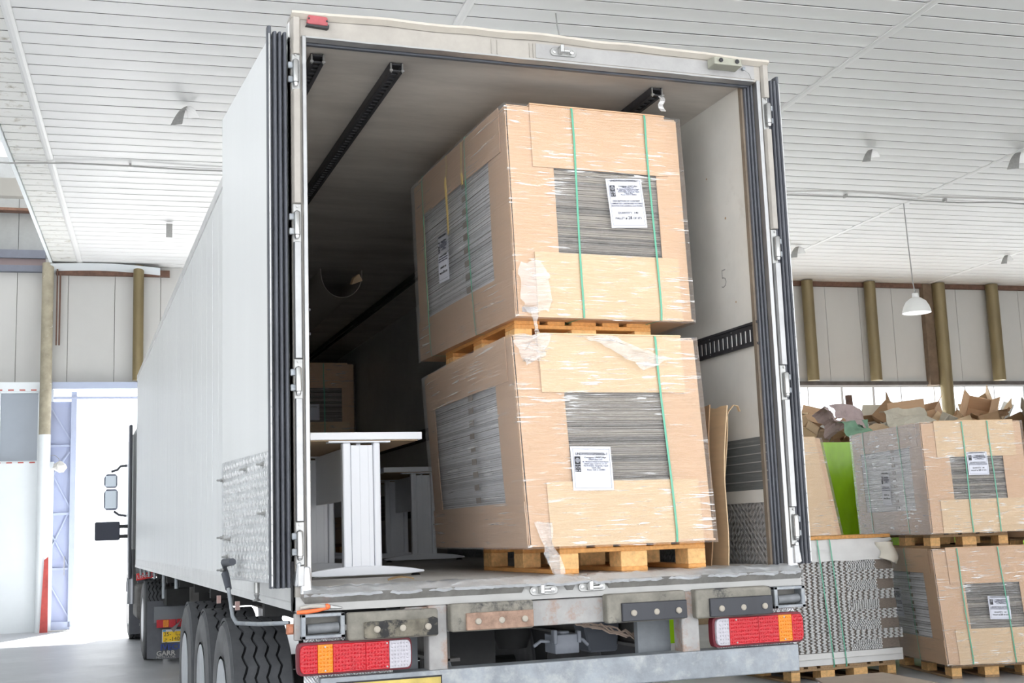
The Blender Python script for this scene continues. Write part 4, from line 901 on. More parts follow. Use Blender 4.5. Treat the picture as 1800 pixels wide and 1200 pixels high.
    for u in straps:
        k = .012 if u > .6 else -.004
        p = [C(u, .8, 1, (0, 0, .02)), C(u, .02, 1, (0, 0, .02)), F(u, 1.005, .026), F(u, .985, .030)] + [F(u+k*(1-v)+.004*math.sin(v*5+u*9), v, .028) for v in (.85, .7, .5, .3, .15, .05)] + [F(u+k, -.01, .024), C(u+k-.02, .05, 0, (0, 0, -.014)), C(u+k-.06, .32, 0, (0, 0, -.018))]
        MB().ribbon(p, sx, .011, .0012).build('strap', STRAP, t)
    for u in sstraps:
        p = [C(.8, u, 1, (0, 0, .02)), C(.02, u, 1, (0, 0, .02)), Sd(u, 1.01, .024), Sd(u, .97, .028)] + [Sd(u-.012*(1-v), v, .026) for v in (.8, .6, .4, .2, .06)] + [Sd(u-.012, -.01, .022), C(.06, u-.01, 0, (0, 0, -.014)), C(.3, u-.03, 0, (0, 0, -.018))]
        MB().ribbon(p, sy, .010, .0012).build('strap', STRAP, t)
    # shipping labels
    for (fc, u, v, lw_, lh, tilt, kind_) in labels:
        Fn = F if fc == 'F' else Sd
        o_ = Fn(u, v, .022); ex_ = (Fn(u+.05, v, .022)-o_).normalized() if fc == 'F' else (Fn(u-.05, v, .022)-o_).normalized()
        ey_ = (Fn(u, v+.05, .022)-o_).normalized(); nn = ex_.cross(ey_).normalized()
        R_ = Matrix.Rotation(tilt, 3, nn); ex_ = R_ @ ex_; ey_ = R_ @ ey_
        def LP(a, c, e=0.): return o_ + ex_*lw_*(a-.5) + ey_*lh*(c-.5) + nn*(e+.003*math.sin(a*3+1)*0)
        m_ = MB(); m_.grid(lambda a, c: LP(a, c, .001+.002*math.sin(c*5)), 2, 8, None, lambda a, c: LP(a, c, .0+.002*math.sin(c*5))); lb = m_.build('shipping_label', PAPER, t)
        cut = .42 if kind_ == 'cut' else 0
        def row(c, body, sz, mt, a=.5, al='CENTER'):
            if detail < 1 and sz < .014: return
            text(body, sz, mt, lb, plane_M(LP(a, c, .0042), ex_, ey_), align=al, bold=sz*.012)
        fr = MB()
        for (a0, a1, c0, c1) in ((.05, .95, .955 if not cut else .94, .959 if not cut else .945), (.05, .056, .05, .955), (.944, .95, .05, .955), (.05, .95, .05, .055)):
            fr.hexa([LP(a0, c0, .0032), LP(a1, c0, .0032), LP(a1, c0, .0036), LP(a0, c0, .0036), LP(a0, c1, .0032), LP(a1, c1, .0032), LP(a1, c1, .0036), LP(a0, c1, .0036)])
        fr.build('printed_frame', INKL, lb)
        if kind_ in ('full', 'cut'):
            sc_ = lw_/.21
            k = (lambda c: c) if not cut else (lambda c: 1-(1-c)*1.62)
            row(k(.955) if not cut else .83, 'UNDP/PSO/GPS00056-1', .0165*sc_, INK)
            lg = MB(); a0, a1, c1, c0 = .08, .22, k(.86), k(.745) if not cut else k(.75)
            lg.hexa([LP(a0, c0, .0035), LP(a1, c0, .0035), LP(a1, c0, .0042), LP(a0, c0, .0042), LP(a0, c1, .0035), LP(a1, c1, .0035), LP(a1, c1, .0042), LP(a0, c1, .0042)], INK)
            for i_ in range(2):
                for j_ in range(2):
                    aa = a0+i_*.072; cb = c0-.004-(j_+1)*(.055 if not cut else .085); ch = (.051 if not cut else .08)
                    if cb < 0: continue
                    lg.hexa([LP(aa, cb, .0035), LP(aa+.066, cb, .0035), LP(aa+.066, cb, .0042), LP(aa, cb, .0042), LP(aa, cb+ch, .0035), LP(aa+.066, cb+ch, .0035), LP(aa+.066, cb+ch, .0042), LP(aa, cb+ch, .0042)], INK)
            lg.build('printed_emblem_block', INK, lb)
            gm = MB(); cx_, cyy = (a0+a1)/2, (c0+c1)/2
            rr = .042*lw_*1.15
            oo = LP(cx_, cyy, .0045)
            pts = lambda r, n=20: [oo+ex_*r*math.cos(2*PI*i/n)+ey_*r*math.sin(2*PI*i/n) for i in range(n+1)]
            gm.tube(pts(rr), .0008, 4).tube(pts(rr*.6), .0006, 4).tube([oo-ex_*rr, oo+ex_*rr], .0006, 4).tube([oo-ey_*rr, oo+ey_*rr], .0006, 4)
            gm.build('emblem_globe', PAPER, lb)
            if detail > 1:
                for i_, (ch, aa, cb) in enumerate((('U', .112, .712), ('N', .186, .712), ('D', .112, .658), ('P', .186, .658))):
                    if k(cb) > .03: row(k(cb), ch, .012*sc_, PAPER, aa)
            for c_, tx, sz in ((.845, 'Consignee: UNDP Libya', .0115), (.815, 'UNDP Libya C/O', .010), (.785, 'Mr. Mohamed Belaid & Imed Hassen', .0092), (.755, 'UNDP Libya: +218 912 117 777', .0092), (.728, 'Hai Al Andalus, Gargaresh, Tripoli', .0092), (.70, 'Tripoli, Libya', .0092), (.67, 'Phone: +218 21 3330854', .0092)):
                if k(c_) > .03: row(k(c_), tx, sz*sc_, INK if 'Consignee' in tx else INKL, .59)
            if not cut:
                for c_, tx, sz, q in ((.54, 'DESCRIPTION OF CONTENT', .0125, INK), (.49, 'LAMINATED CARDBOARD VOTING', .0115, INKL), (.44, 'BOOTHS FOR GENERAL ELECTIONS', .0112, INKL), (.30, 'QUANTITY:  140', .0165, INK), (.19, 'PALLET #:       OF 373', .0165, INK)): row(c_, tx, sz*sc_, q)
                row(.197, '28', .024*sc_, INK, .545)
    # stretch film shell
    if film:
        fs = MB(); e = .022
        def ring(a, c):
            q = a*4; k = int(min(3.999, q)); f_ = q-k; c2 = -.02+1.025*c
            o_ = e+.003*nz((q*2.5, c*9, seedv))
            if k == 0: return C(f_, 0, c2, ((f_-.5)*2*e, -o_, 0))
            if k == 1: return C(1, f_, c2, (o_, (f_-.5)*2*e, 0))
            if k == 2: return C(1-f_, 1, c2, ((.5-f_)*2*e, o_, 0))
            return C(0, 1-f_, c2, (-o_-bulge*math.sin(PI*f_), (.5-f_)*2*e, 0))
        fs.grid(ring, 64, 14, film)
        n = len(fs.f)
        for i_, f_ in enumerate(fs.f):
            if (i_ % 64) >= 48: fs.mi[i_] = fs.m(sfilm)
        fs.build('stretch_film', film, t)
    return t, C, F, Sd

LA = load('lower cardboard load in the trailer, wrapped in film with one green strap over its front', (1.145, .045, 1.452), math.radians(-1.0), .975, 1.70, 1.018, (-.060, -.015), 1, 2,
          labels=(('F', .355, .355, .215, .215, math.radians(-1), 'cut'),), straps=(.775,), sstraps=(), bulge=.02, notch=.44, win=(.235, .80, .285, .735))
LB = load('upper cardboard load in the trailer with two green straps and a tilted white label', (1.215, .300, 2.628), math.radians(1.6), 1.010, 1.68, 1.135, (-.016, .02), 2, 2,
          labels=(('F', .655, .555, .215, .275, math.radians(3.5), 'full'), ('S', .635, .47, .20, .29, math.radians(-2), 'full')), straps=(.365, .80), sstraps=(.365, .86), bulge=.012, notch=.42, win=(.235, .865, .285, .715))
L4 = load('lower cardboard load of the right hand stack on the concrete floor', (6.86, 4.34, .152), math.radians(-14), 1.0, 1.5, 1.06, (-.07, -.0), 4, 1,
          labels=(('F', .57, .47, .21, .215, math.radians(-2), 'full'), ('S', .62, .5, .20, .29, 0, 'full')), straps=(.235, .64), sstraps=(.4,), sfilm=FILMT, win=(.255, .82, .285, .70))
L3 = load('upper cardboard load of the right hand stack, glossy film on its side', (6.74, 4.26, 1.374), math.radians(-10.5), 1.02, 1.55, 1.035, (-.035, 0), 3, 1,
          labels=(('F', .52, .615, .21, .22, 0, 'full'), ('S', .53, .43, .20, .33, math.radians(-3), 'full')), straps=(.40, .66), sstraps=(.28, .8), sfilm=FILMG, win=(.24, .80, .28, .69))
# tape strips on the upper trailer load
T_, C_, F_, S_ = LB
for u in (.57, .40):
    m_ = MB(); m_.ribbon([S_(u, 1.0, .026), S_(u-.005, .93, .028), S_(u+.004, .86, .026), S_(u-.008, .80-.12*(u > .5), .028), S_(u-.012, .77-.2*(u > .5), .028)], C_(0, 1, 0)-C_(0, 0, 0), .028, .002); m_.build('tape_strip', TAPEY, T_, jit=.006)
# torn and loose film
def loose(T_, pts0, pts1, name='loose_film', mt=FILML, n=14, amp=.02, sd=0):
    m_ = MB()
    def ip(pts, c):
        q = c*(len(pts)-1); k = min(int(q), len(pts)-2); return Vector(pts[k]).lerp(Vector(pts[k+1]), q-k)
    f = lambda a, c: ip(pts0, c).lerp(ip(pts1, c), a)+Vector(noise.noise_vector(Vector((a*3, c*7, sd))))*amp
    m_.grid(lambda a, c: f(a, c), 6, n, None); m_.build(name, mt, T_, smooth=80)
TA, CA, FA, SA = LA
loose(TA, [FA(.02, .10, .03), FA(.05, .0, .035), FA(.06, -.06, .05), FA(.085, -.14, .04), FA(.11, -.175, .03)], [FA(.12, .10, .035), FA(.105, .0, .035), FA(.13, -.06, .05), FA(.14, -.14, .05), FA(.135, -.175, .04)], sd=1)
loose(TA, [FA(.30, 1.0, .03), FA(.45, .97, .05), FA(.58, .90, .05), FA(.68, .84, .05)], [FA(.55, 1.01, .03), FA(.66, .95, .04), FA(.78, .91, .05), FA(.86, .89, .05)], amp=.02, sd=4)
loose(TA, [FA(-.01, 1.0, .03), FA(.02, .9, .04), FA(.05, .86, .05)], [FA(.2, 1.02, .03), FA(.16, .93, .04), FA(.12, .88, .04)], amp=.03, sd=5)
loose(T_, [F_(.02, .24, .035), F_(.0, .15, .04), F_(.01, .05, .04), F_(.03, .01, .03)], [F_(.12, .25, .035), F_(.17, .18, .045), F_(.18, .08, .04), F_(.16, .01, .03)], amp=.02, sd=6)
loose(T_, [F_(.055, .02, .035), F_(.07, -.05, .03), F_(.085, -.10, .02), F_(.10, -.14, .03)], [F_(.10, .02, .035), F_(.09, -.05, .03), F_(.10, -.10, .02), F_(.12, -.14, .03)], amp=.01, sd=7)
m_ = MB(); 
for i in range(6): m_.hexa([F_(.02, .012+.004*i, .012), F_(.15, .012+.004*i, .012), F_(.15, .012+.004*i, .0), F_(.02, .012+.004*i, .0), F_(.02, .0145+.004*i, .012), F_(.15, .0145+.004*i, .012), F_(.15, .0145+.004*i, .0), F_(.02, .0145+.004*i, .0)])
m_.build('crushed_sheet_ends', SHEET_L2, T_, kind='stuff')

# cardboard sheets standing between the load and the trailer wall
t = thing('leaning_cardboard', 'torn cardboard sheets standing between the lower load and the trailer wall', 'cardboard', (2.35, .4, ZF))
for i, (x, y0, y1, zt_) in enumerate(((2.30, .30, .62, 2.16), (2.36, .24, .50, 2.15), (2.40, .32, .7, 2.10))):
    m_ = MB(); m_.grid(lambda a, c: (x-.05*(1-c)+.012*math.sin(c*6+i), y0+(y1-y0)*a, ZF+(zt_-ZF)*c+.02*nz((a*5, c, i))), 4, 10, None, lambda a, c: (x+.006-.05*(1-c)+.012*math.sin(c*6+i), y0+(y1-y0)*a, ZF+(zt_-ZF)*c+.02*nz((a*5, c, i)))); m_.build('cardboard_sheet', CARD_IN if i == 0 else CARD2, t, smooth=60)
MB().ribbon([(2.38, .3, 2.05), (2.40, .29, 2.12), (2.43, .28, 2.155), (2.455, .28, 2.15), (2.46, .27, 2.12)], (0, 1, 0), .02, .003).build('torn_strip', CARD2, t)

# wall marks
for tx, p, sz in (('5', (2.4995, .42, 2.88), .16), ('3', (2.4995, .12, 3.02), .05)):
    text(tx, sz, mat('pencil', (.30, .29, .28), .8), T, plane_M(p, (0, -1, 0), (0, 0, 1)), thick=.0002, bold=-.004)
mk = MB()
for (y, z, r_) in ((.13, 3.45, .008), (.36, 3.22, .008), (.10, 3.06, .009), (.11, 2.98, .010), (.08, 2.70, .028), (.30, 2.73, .006), (.55, 3.5, .006)): mk.lathe([(r_, 2.4985), (r_*.7, 2.4982)], (0, y, z), 'x', 9)
mk.build('wall_stain', mat('stain_brown', (.42, .28, .16), .7), T, kind='stuff')

# ================================================================== DESKS
def make_desk(label, loc, rz, L=1.4, D=.67, group='office desks in the trailer'):
    t = thing('office_desk', label, 'desk', (0, 0, 0), 0, group)
    z = .74
    MB().box(0, D, 0, L, z-.006+.0, z+.034).build('desk_top', DESKW, t, bevel=.002)
    MB().box(.02, D-.02, .02, L-.02, z-.012, z-.006).build('top_underside', DESKB, t)
    for y in (.02, L-.42):
        m_ = MB(); xc = D/2; hw = .104
        m_.box(xc-hw, xc-hw+.046, y, y+.06, .05, z-.02).box(xc+hw-.040, xc+hw, y, y+.06, .05, z-.02)
        lg = m_.build('leg_column', DESKM, t, bevel=.010, seg=3)
        m_ = MB(); 
        for k in range(5): m_.box(xc-hw+.046+k*.0236, xc-hw+.046+k*.0236+.0232, y-.001+(.0016 if k % 2 else 0), y+.05, .05, z-.035)
        m_.build('leg_cover', DESKM, lg)
        MB().box(xc-.18, xc+.16, y-.005, y+.07, z-.02, z-.012).build('top_bracket', DESKM, lg)
        pts = []
        for i in range(13):
            a = i/12; pts.append((D*a, .028+.034*math.sin(PI*a)**.8))
        m_ = MB(); m_.prism([(0, .018)]+pts+[(D, .018), (D*.85, .012), (D*.15, .012)], y-.01, y+.065, 'y'); ft = m_.build('foot', DESKM, t, bevel=.004)
        for x in (.04, D-.04): MB().lathe([(.0, 0), (.024, 0), (.026, .006), (.018, .012), (.008, .014), (.008, .022)], (x, y+.03, 0), seg=16).build('leveller', BLKPL, ft)
    MB().box(D/2-.012, D/2+.012, .1, L-.4, z-.32, z-.02).build('modesty_panel', DESKM, t)
    mw = Matrix.Translation(loc) @ Matrix.Rotation(rz, 4, 'Z'); t.location = loc; t.rotation_euler = (0, 0, rz); ROOT[t.name] = mw
    return t
dk = make_desk('white desk standing end-on at the left trailer doorway', (.195, .95, ZF), 0, 1.7)
dup(dk, (1.50, 4.45, ZF), math.radians(-4), 'white desk deeper in the trailer, half hidden by the lower load')
dup(dk, (1.42, 6.35, ZF), math.radians(5), 'white desk deepest in the trailer, behind the half hidden desk')
# a desk foot lying upside down on the front desk
t = thing('loose_desk_foot', 'dark grey curved desk foot lying upside down on the front white desk', 'desk foot', (.5, 1.5, ZF+.776))
DKG = mat('dark_foot_metal', (.22, .23, .25), .35)
m_ = MB(); m_.prism([(.20, ZF+.778)]+[(.20+.62*i/10, ZF+.781+.014*math.sin(PI*i/10)) for i in range(11)]+[(.82, ZF+.778)], 1.75, 1.82, 'y'); m_.build('foot_bar', DKG, t)
for x in (.30, .34, .78): MB().lathe([(.0, ZF+.800), (.02, ZF+.798), (.02, ZF+.788), (.008, ZF+.786)], (x, 1.785, 0), seg=12).build('leveller', BLKPL, t)
# leaf
m_ = MB(); m_.grid(lambda a, c: (.50+.13*a, .30+.05*(c-.5)*math.sin(PI*min(.999, a+.05))+.01, ZF+.004+.012*math.sin(PI*a)+.006*c), 8, 3, None, lambda a, c: (.50+.13*a, .30+.05*(c-.5)*math.sin(PI*min(.999, a+.05))+.01, ZF+.002+.012*math.sin(PI*a)+.006*c))
m_.build('dry_leaf', mat('dry_leaf_brown', (.30, .20, .10), .8, var=.2), label='dry brown leaf scrap on the trailer floor in front of the white desk', cat='leaf')
# far stacked loads against the right wall
p_ = dup(pal1, (1.55, 9.9, ZF), 0, 'dim wooden pallet at the far end of the trailer floor', PG)
p_ = dup(pal1, (1.55, 9.9, ZF+1.19), 0, 'dim wooden pallet between the two far loads inside the trailer', PG)
load('dim lower cardboard load at the far end of the trailer behind the desks', (1.43, 9.8, ZF+.154), 0, 1.0, 1.5, 1.03, (0, 0), 8, 0, straps=(.5,), sstraps=(), film=FILM)
load('dim upper cardboard load at the far end of the trailer, with a small white label', (1.43, 9.8, ZF+1.344), 0, 1.0, 1.5, 1.03, (0, 0), 9, 0, labels=(('F', .46, .41, .21, .20, 0, 'cut'),), straps=(.62,), sstraps=(), film=FILM)

# pliers on the bumper
t = thing('pliers', 'pliers with orange and grey handles resting on the trailer bumper below the left post', 'pliers', (.08, -.03, 1.19))
MB().tube([(.0, -.03, 1.197), (.04, -.034, 1.198), (.09, -.03, 1.202), (.135, -.026, 1.210)], [.008, .010, .009, .008], 10).build('handle', ORANGE, t, smooth=50)
MB().tube([(.015, -.03, 1.215), (.06, -.03, 1.222), (.105, -.028, 1.220), (.13, -.026, 1.216)], [.007, .009, .009, .008], 10).build('handle', GREYG, t, smooth=50)
MB().lathe([(.0, .0), (.013, .002), (.014, .012), (.008, .02), (.0, .022)], (.128, -.028, 1.216), 'x', 12).build('handle_guard', ORANGE, t)
m_ = MB(); m_.hexa([(.148, -.038, 1.206), (.205, -.032, 1.205), (.205, -.026, 1.205), (.148, -.018, 1.206), (.148, -.038, 1.226), (.205, -.032, 1.212), (.205, -.026, 1.212), (.148, -.018, 1.226)]); m_.build('jaws', STEEL, t, bevel=.003)

# ================================================================== FLAT SHEET STACK
pf = dup(pal1, (5.55, 4.98, 0), 0, 'brown wooden pallet under the stack of flat printed board, near the trailer bumper', PG)
pf2 = dup(pal1, (5.95, 5.0, 0), 0, 'brown wooden pallet under the right half of the flat board stack', PG)
t = thing('flat_board_stack', 'strapped stack of flat printed boards with white wrapping on top, beside the trailer corner', 'board stack', (5.5, 5, .144))
x0, x1 = 5.42, 6.80; Yf = 5.0; zb = .146
MB().box(x0, x1+.03, Yf-.02, Yf+.95, zb, zb+.115).box(x0+.01, x1+.01, Yf-.035, Yf+.9, zb+.06, zb+.064).build('base_board', mat('white_wrap_paper', (.74, .73, .71), .7, var=.06), t, bevel=.006, jit=.004)
z = zb+.118; gh = .0955; WB = mat('board_white', (.66, .66, .65), .6, var=.1, vscale=30); BB = mat('board_brown', (.25, .205, .17), .8, var=.3, vscale=40, stretch=(1, 1, 6))
for g in range(9):
    m_ = MB(); wide = g % 2 == 1; jx = random.uniform(-.02, .03)+(.04 if g < 5 else 0)*(5-g)/5
    xr = (x1+jx) if wide else (x1-.20+jx*.5)
    m_.box(x0, x1-.01+jx, Yf+.045, Yf+.9, z, z+gh-.002, BB)
    ns = 6
    for k in range(ns):
        zz = z+gh*k/ns; x = x0+(.013 if k % 2 else 0)+random.uniform(-.006, .006); kk = 0
        per = .064 if (wide or True) else .03
        split = x1-.55
        while x < xr-.01:
            fine = (not wide) and x > split
            wd_ = .016 if fine else (.036 if not fine else .03); ga = .010 if fine else .028
            m_.box(x, min(x+wd_, xr), Yf+random.uniform(-.004, .004), Yf+.05, zz+.001, zz+gh/ns-.002, WB)
            x += wd_+ga
        m_.box(x0, xr, Yf+.018, Yf+.06, zz+.001, zz+gh/ns-.0025, BB)
    m_.build('board_bundle', WB, t, kind='stuff')
    if not wide:   # curled brown ends
        c_ = MB(); c_.grid(lambda a, c: (xr+(x1+.01+jx-xr)*a-.03*(c-.2)**2*a, Yf+.02+.02*a, z+gh*c+.03*c*c*a), 5, 5, None, lambda a, c: (xr+(x1+.01+jx-xr)*a-.03*(c-.2)**2*a, Yf+.06+.02*a, z+gh*c+.03*c*c*a)); c_.build('curled_board_end', BB, t)
    z += gh
ztop = z
WR = mat('white_wrap_paper')
def wr(a, c):
    x = x0+(x1+.02-x0)*a; dent = .10*max(0, (a-.86)/.14)**2*math.sin(PI*c*2.2)**2
    return (x-dent, Yf-.015+.012*nz((a*6, c*3, 0))+.06*max(0, (a-.88)/.12)*(1-abs(2*c-1)), ztop+(1.335-ztop)*c+.010*nz((a*7, 0, c)))
m_ = MB(); m_.grid(wr, 26, 10, None, lambda a, c: (wr(a, c)[0], Yf+.9, wr(a, c)[2])); m_.build('wrapping_paper', WR, t, smooth=50)
m_ = MB(); m_.grid(lambda a, c: (x1-.17+.20*a+.03*math.sin(c*5), Yf-.03-.05*math.sin(PI*a), ztop+.02+.15*c-.07*a*(1-c)+.02*nz((a*4, c*4, 2))), 8, 6, None, lambda a, c: (x1-.17+.20*a+.03*math.sin(c*5), Yf-.02-.04*math.sin(PI*a), ztop+.015+.15*c-.07*a*(1-c)+.02*nz((a*4, c*4, 2)))); m_.build('torn_flap', mat('cream_flap', (.78, .73, .62), .7, var=.05), t, smooth=60)
for x, dx in ((5.93, .10), (6.07, .10)):
    MB().ribbon([(x, Yf+.5, 1.36), (x, Yf-.01, 1.36), (x+.0, Yf-.035, 1.33), (x+dx*.5, Yf-.03, .75), (x+dx, Yf-.03, .16), (x+dx, Yf-.02, .12)], (1, 0, 0), .013, .001).build('strap', STRAP, t)
MB().ribbon([(5.58, Yf-.03, .75), (5.60, Yf-.03, .14)], (1, 0, 0), .012, .001).build('strap', STRAP, t)
# top boards and load above
for k, (xa, xb, ya, yb) in enumerate(((5.4, 6.78, 4.97, 5.07), (5.4, 6.6, 5.12, 5.22), (5.4, 6.3, 5.3, 5.4), (5.4, 6.2, 5.5, 5.6))):
    o = MB().box(xa, xb, ya, yb, 1.337+.012*k*0, 1.372).build('wood_plank', WOOD, bevel=.003, jit=.003, cat='plank')
    o['label'] = ('front orange plank lying on top of the white wrapped board stack', 'second orange plank on the board stack, just behind the front one', 'third orange plank on the board stack under the slim load', 'rearmost orange plank on the board stack under the slim load')[k]; o['group'] = 'planks on the board stack'
load('slim cardboard load with shiny film on the board stack beside the trailer door', (5.55, 5.12, 1.385), math.radians(-4), .72, .75, .95, (-.17, 0), 12, 1, straps=(), sstraps=(), notch=0, film=FILM, win=(.49, .50, .30, .31))

# loose board on the floor in front
t = thing('plywood_board', 'brown plywood board lying on blocks in front of the flat board stack', 'panel', (5.2, 3.2, 0))
m_ = MB(); m_.hexa([(4.55, 2.65, .20), (5.55, 2.75, .21), (5.60, 3.6, .215), (4.95, 3.62, .21), (4.55, 2.65, .215), (5.55, 2.75, .225), (5.60, 3.6, .23), (4.95, 3.62, .225)]); m_.build('panel_sheet', mat('panel_tan', (.44, .36, .29), .7, var=.08), t)
m_ = MB(); m_.hexa([(4.6, 3.1, 0), (5.62, 3.1, 0), (5.62, 3.2, 0), (4.6, 3.2, 0), (4.6, 3.1, .2), (5.62, 3.1, .2), (5.62, 3.2, .2), (4.6, 3.2, .2)]); m_.build('wood_bearer', WOODG, t)
MB().box(5.50, 5.66, 2.72, 2.80, .08, .205).build('wood_bearer', WOODB, t)

# ================================================================== GREEN WRAPPED LOADS
def green(label, x0, y0, w_, d, z0, h, sd, lean=0):
    m_ = MB()
    def P(a, c, off=0):
        q = a*4; k = int(min(3.999, q)); f_ = q-k
        bx = [(f_, 0), (1, f_), (1-f_, 1), (0, 1-f_)][k]
        p = Vector((x0+w_*bx[0], y0+d*bx[1], z0+h*c)); n_ = Vector((bx[0]-.5, bx[1]-.5, 0)).normalized()
        return p + n_*(.03*nz((q*5+sd, c*1.5-q*2, sd))+.02*math.sin(c*3)) + Vector((lean*c, 0, 0))
    m_.grid(lambda a, c: P(a, c), 48, 24); m_.grid(lambda a, c: (x0+w_*a+lean, y0+d*c, z0+h-.01+.05*math.sin(PI*a)*math.sin(PI*c)), 6, 6)
    o = m_.build('green_wrapped_load', GREEN, smooth=70, label=label, cat='pallet load', group='lime green plastic wrapped loads'); return o
green('tall lime green plastic wrapped load between the slim load and the right stack', 6.9, 7.0, .95, 1.0, .15, 2.28, 1)
green('lime green wrapped load behind the right hand stack, seen through the pallet gap', 8.05, 6.7, 1.0, 1.2, .15, 1.9, 2)
green('second lime green wrapped load behind the right hand stack, at the frame edge', 9.2, 6.6, 1.0, 1.2, .15, 1.9, 3)
green('low lime green plastic bundle seen beneath the trailer', 4.05, 7.0, 1.5, .9, .25, .26, 4)
for lab, p, r_ in (('wooden pallet under the tall lime green load', (6.95, 7.0, 0), 0), ('wooden pallet under the lime green load behind the right stack', (8.1, 6.8, 0), 0), ('wooden pallet under the lime green load at the frame edge', (9.3, 6.7, 0), 0), ('wooden pallet on the floor beneath the low lime bundle', (4.35, 7.1, .10), 0)):
    dup(pal1, p, r_, lab, PG)
MB().box(4.3, 5.6, 7.1, 8.1, 0, .10).build('wood_bearer', WOODG, label='low wooden bearer frame under the pallet of the low lime bundle', cat='timber')
# neighbour load cut by the right frame edge
load('dark cardboard load cut by the right edge of the view', (8.0, 4.35, 1.30), math.radians(-10), 1.0, 1.4, .95, (0, 0), 15, 0, straps=(.5,), sstraps=(), film=None)
load('lower dark cardboard load cut by the right edge of the view', (8.05, 4.30, .152), math.radians(-10), 1.0, 1.4, .99, (0, 0), 16, 0, straps=(.5,), sstraps=(), film=None)
dup(pal1, (8.1, 4.4, 0), math.radians(-10), 'wooden pallet at the right edge of the view under the dark loads', PG)
dup(pal1, (8.1, 4.4, 1.15), math.radians(-10), 'wooden pallet between the two dark loads at the right edge', PG)

# ================================================================== WASTE HEAP
def mound(a, c):
    u = 9+14*a; v = 2.0+4.8*c; e = math.sin(PI*c)**.6*min(1, a*7, (1-a)*7)**.5
    return (u, -v, max(-.05, e*(3.15+.15*math.sin(u*1.1)+.30*nz((u*.7, v, 1))+.2*nz((u*2, v*2, 5)))-.05))
o = MB().grid(mound, 60, 18).build('waste_heap', mat('heap_brown', (.36, .25, .16), .9, var=.4, vscale=3), M=WM, smooth=40, kind='stuff', label='big heap of waste cardboard and paper in front of the window band', cat='waste heap')
rs = random.Random(5); n_c = {}
KIND = [('cardboard_box', 'opened cardboard box tossed on the waste heap', 'box'), ('cardboard_scrap', 'flat torn cardboard piece on the waste heap', 'cardboard'), ('folded_card', 'folded card scrap on the waste heap', 'cardboard'), ('paper_sheet', 'crumpled paper sheet on the waste heap', 'paper')]
protos = {}
def scrap(kind, mt, sx, sy, sz, sd):
    m_ = MB()
    if kind == 0:
        t_ = .012; m_.box(-sx, sx, -sy, -sy+t_, 0, sz).box(-sx, sx, sy-t_, sy, 0, sz).box(-sx, -sx+t_, -sy, sy, 0, sz).box(sx-t_, sx, -sy, sy, 0, sz).box(-sx, sx, -sy, sy, 0, t_)
        m_.hexa([(-sx, -sy, sz), (sx, -sy, sz), (sx, -sy+t_, sz), (-sx, -sy+t_, sz), (-sx, -sy*1.6, sz+sy*.5), (sx, -sy*1.6, sz+sy*.5), (sx, -sy*1.6+t_, sz+sy*.5), (-sx, -sy*1.6+t_, sz+sy*.5)])
        m_.hexa([(-sx, sy, sz), (sx, sy, sz), (sx, sy-t_, sz), (-sx, sy-t_, sz), (-sx, sy*1.5, sz+sy*.6), (sx, sy*1.5, sz+sy*.6), (sx, sy*1.5-t_, sz+sy*.6), (-sx, sy*1.5-t_, sz+sy*.6)])
    elif kind == 1:
        m_.grid(lambda a, c: (sx*(2*a-1), sy*(2*c-1)+.03*nz((a*3, c, sd)), .10*sx*math.sin(a*4+sd)), 5, 3, None, lambda a, c: (sx*(2*a-1), sy*(2*c-1)+.03*nz((a*3, c, sd)), .012+.10*sx*math.sin(a*4+sd)))
    elif kind == 2:
        m_.grid(lambda a, c: (sx*(2*a-1), sy*(2*c-1), abs(a-.5)*sx*1.4), 4, 2, None, lambda a, c: (sx*(2*a-1), sy*(2*c-1), .01+abs(a-.5)*sx*1.4))
    else:
        m_.grid(lambda a, c: (sx*(2*a-1)*1.6, sy*(2*c-1)*1.6, .16*nz((a*3+sd, c*3, 1))+.10*math.sin(PI*a)), 9, 9, None, lambda a, c: (sx*(2*a-1)*1.6, sy*(2*c-1)*1.6, -.006+.16*nz((a*3+sd, c*3, 1))+.10*math.sin(PI*a)))
    return m_
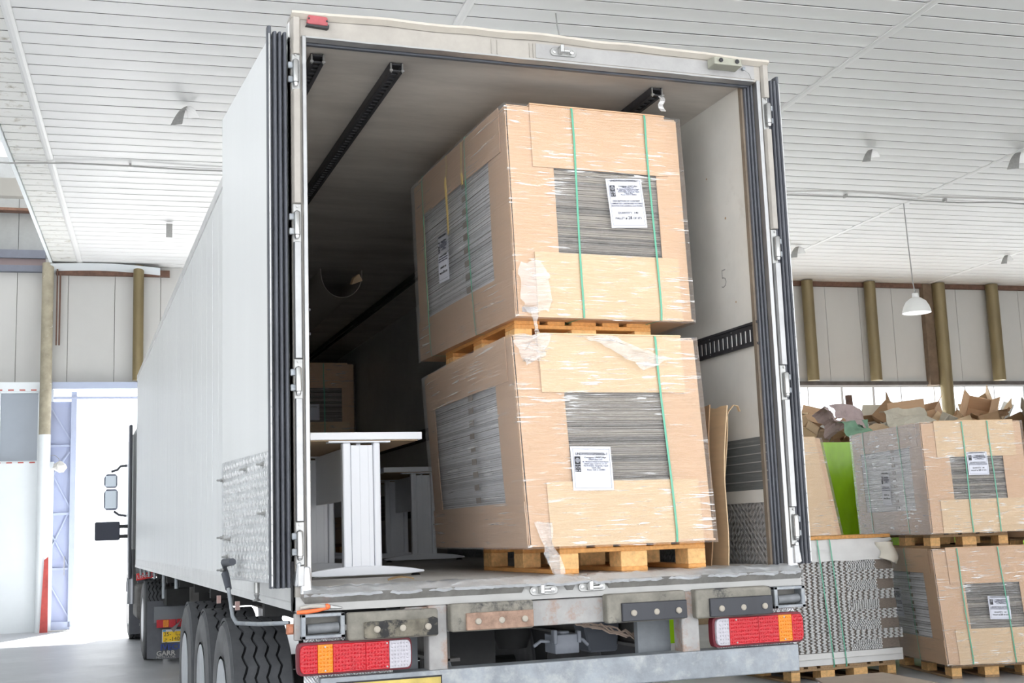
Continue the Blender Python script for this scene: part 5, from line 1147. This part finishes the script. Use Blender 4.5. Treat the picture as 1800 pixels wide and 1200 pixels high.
def put(kind, mt, u, v, z, rot, sc, label=None, grp=True):
    key = (kind, mt.name)
    nm, lb, cat_ = KIND[kind]
    if key not in protos:
        m_ = scrap(kind, mt, .26, .17, .26, len(protos)*1.7)
        o = m_.build(nm, mt, cat=cat_); c0 = o.location.copy(); protos[key] = o
    else:
        o = protos[key].copy(); COL.objects.link(o)
    tone = {'cardboard': 'tan', 'pale_cardboard': 'pale', 'brown_cardboard': 'dark brown', 'cream_paper': 'cream', 'white_card': 'whitish'}.get(mt.name, '')
    zone = 'beside the brown post' if u < 15 else 'left of the tall bronze column' if u < 18 else 'around the tall bronze column' if u < 20.5 else 'at the right edge of the view'
    o['label'] = label or (tone+' '+lb+' '+zone).replace('on the waste heap', 'on the heap').replace('brown brown', 'brown')
    if not label: o['group'] = o['label']
    o.location = WM @ Vector((u, -v, z)); o.rotation_euler = rot; o.scale = (sc, sc, sc)
for i in range(150):
    u = rs.uniform(12.0, 22.5); v = rs.uniform(3.4, 5.6); z = mound((u-9)/14, (v-2)/4.8)[2]+rs.uniform(.0, .28)
    kind = rs.choices([0, 1, 2, 3], [4, 5, 3, 1])[0]
    mt = rs.choice([CARD, CARD2, CARD2, CARD_IN, CRMP] if kind != 2 else [WHP, CRMP, CARD2])
    put(kind, mt, u, v, z, (rs.uniform(-1, 1), rs.uniform(-1, 1), rs.uniform(0, 6.3)), rs.uniform(.55, 1.35))
put(3, PINKP, 13.75, 6.0, 3.12, (.9, .2, .3), .95, 'pinkish paper sheet on the left part of the waste heap'); put(3, PINKP, 13.3, 6.0, 3.1, (.9, .1, 1.3), .9, 'second pinkish paper sheet, behind the trailer door seals')
put(3, GRNP, 13.75, 6.3, 2.85, (.9, .1, .3), .95, 'pale green paper sheet hanging low on the left of the heap'); put(3, CRMP, 15.0, 6.0, 3.02, (.8, 0, .1), 1.3, 'large cream paper sheet draped left of the right hand stack')
# brown post in front of the windows
m_ = MB(); m_.hexa([(14.34, -5.4, 0), (14.43, -5.4, 0), (14.43, -5.3, 0), (14.34, -5.3, 0), (14.16, -5.4, 3.70), (14.24, -5.4, 3.70), (14.24, -5.3, 3.70), (14.16, -5.3, 3.70)]); m_.build('steel_post', RUST, M=WM, label='thin brown steel post rising from the waste heap before the windows', cat='post')
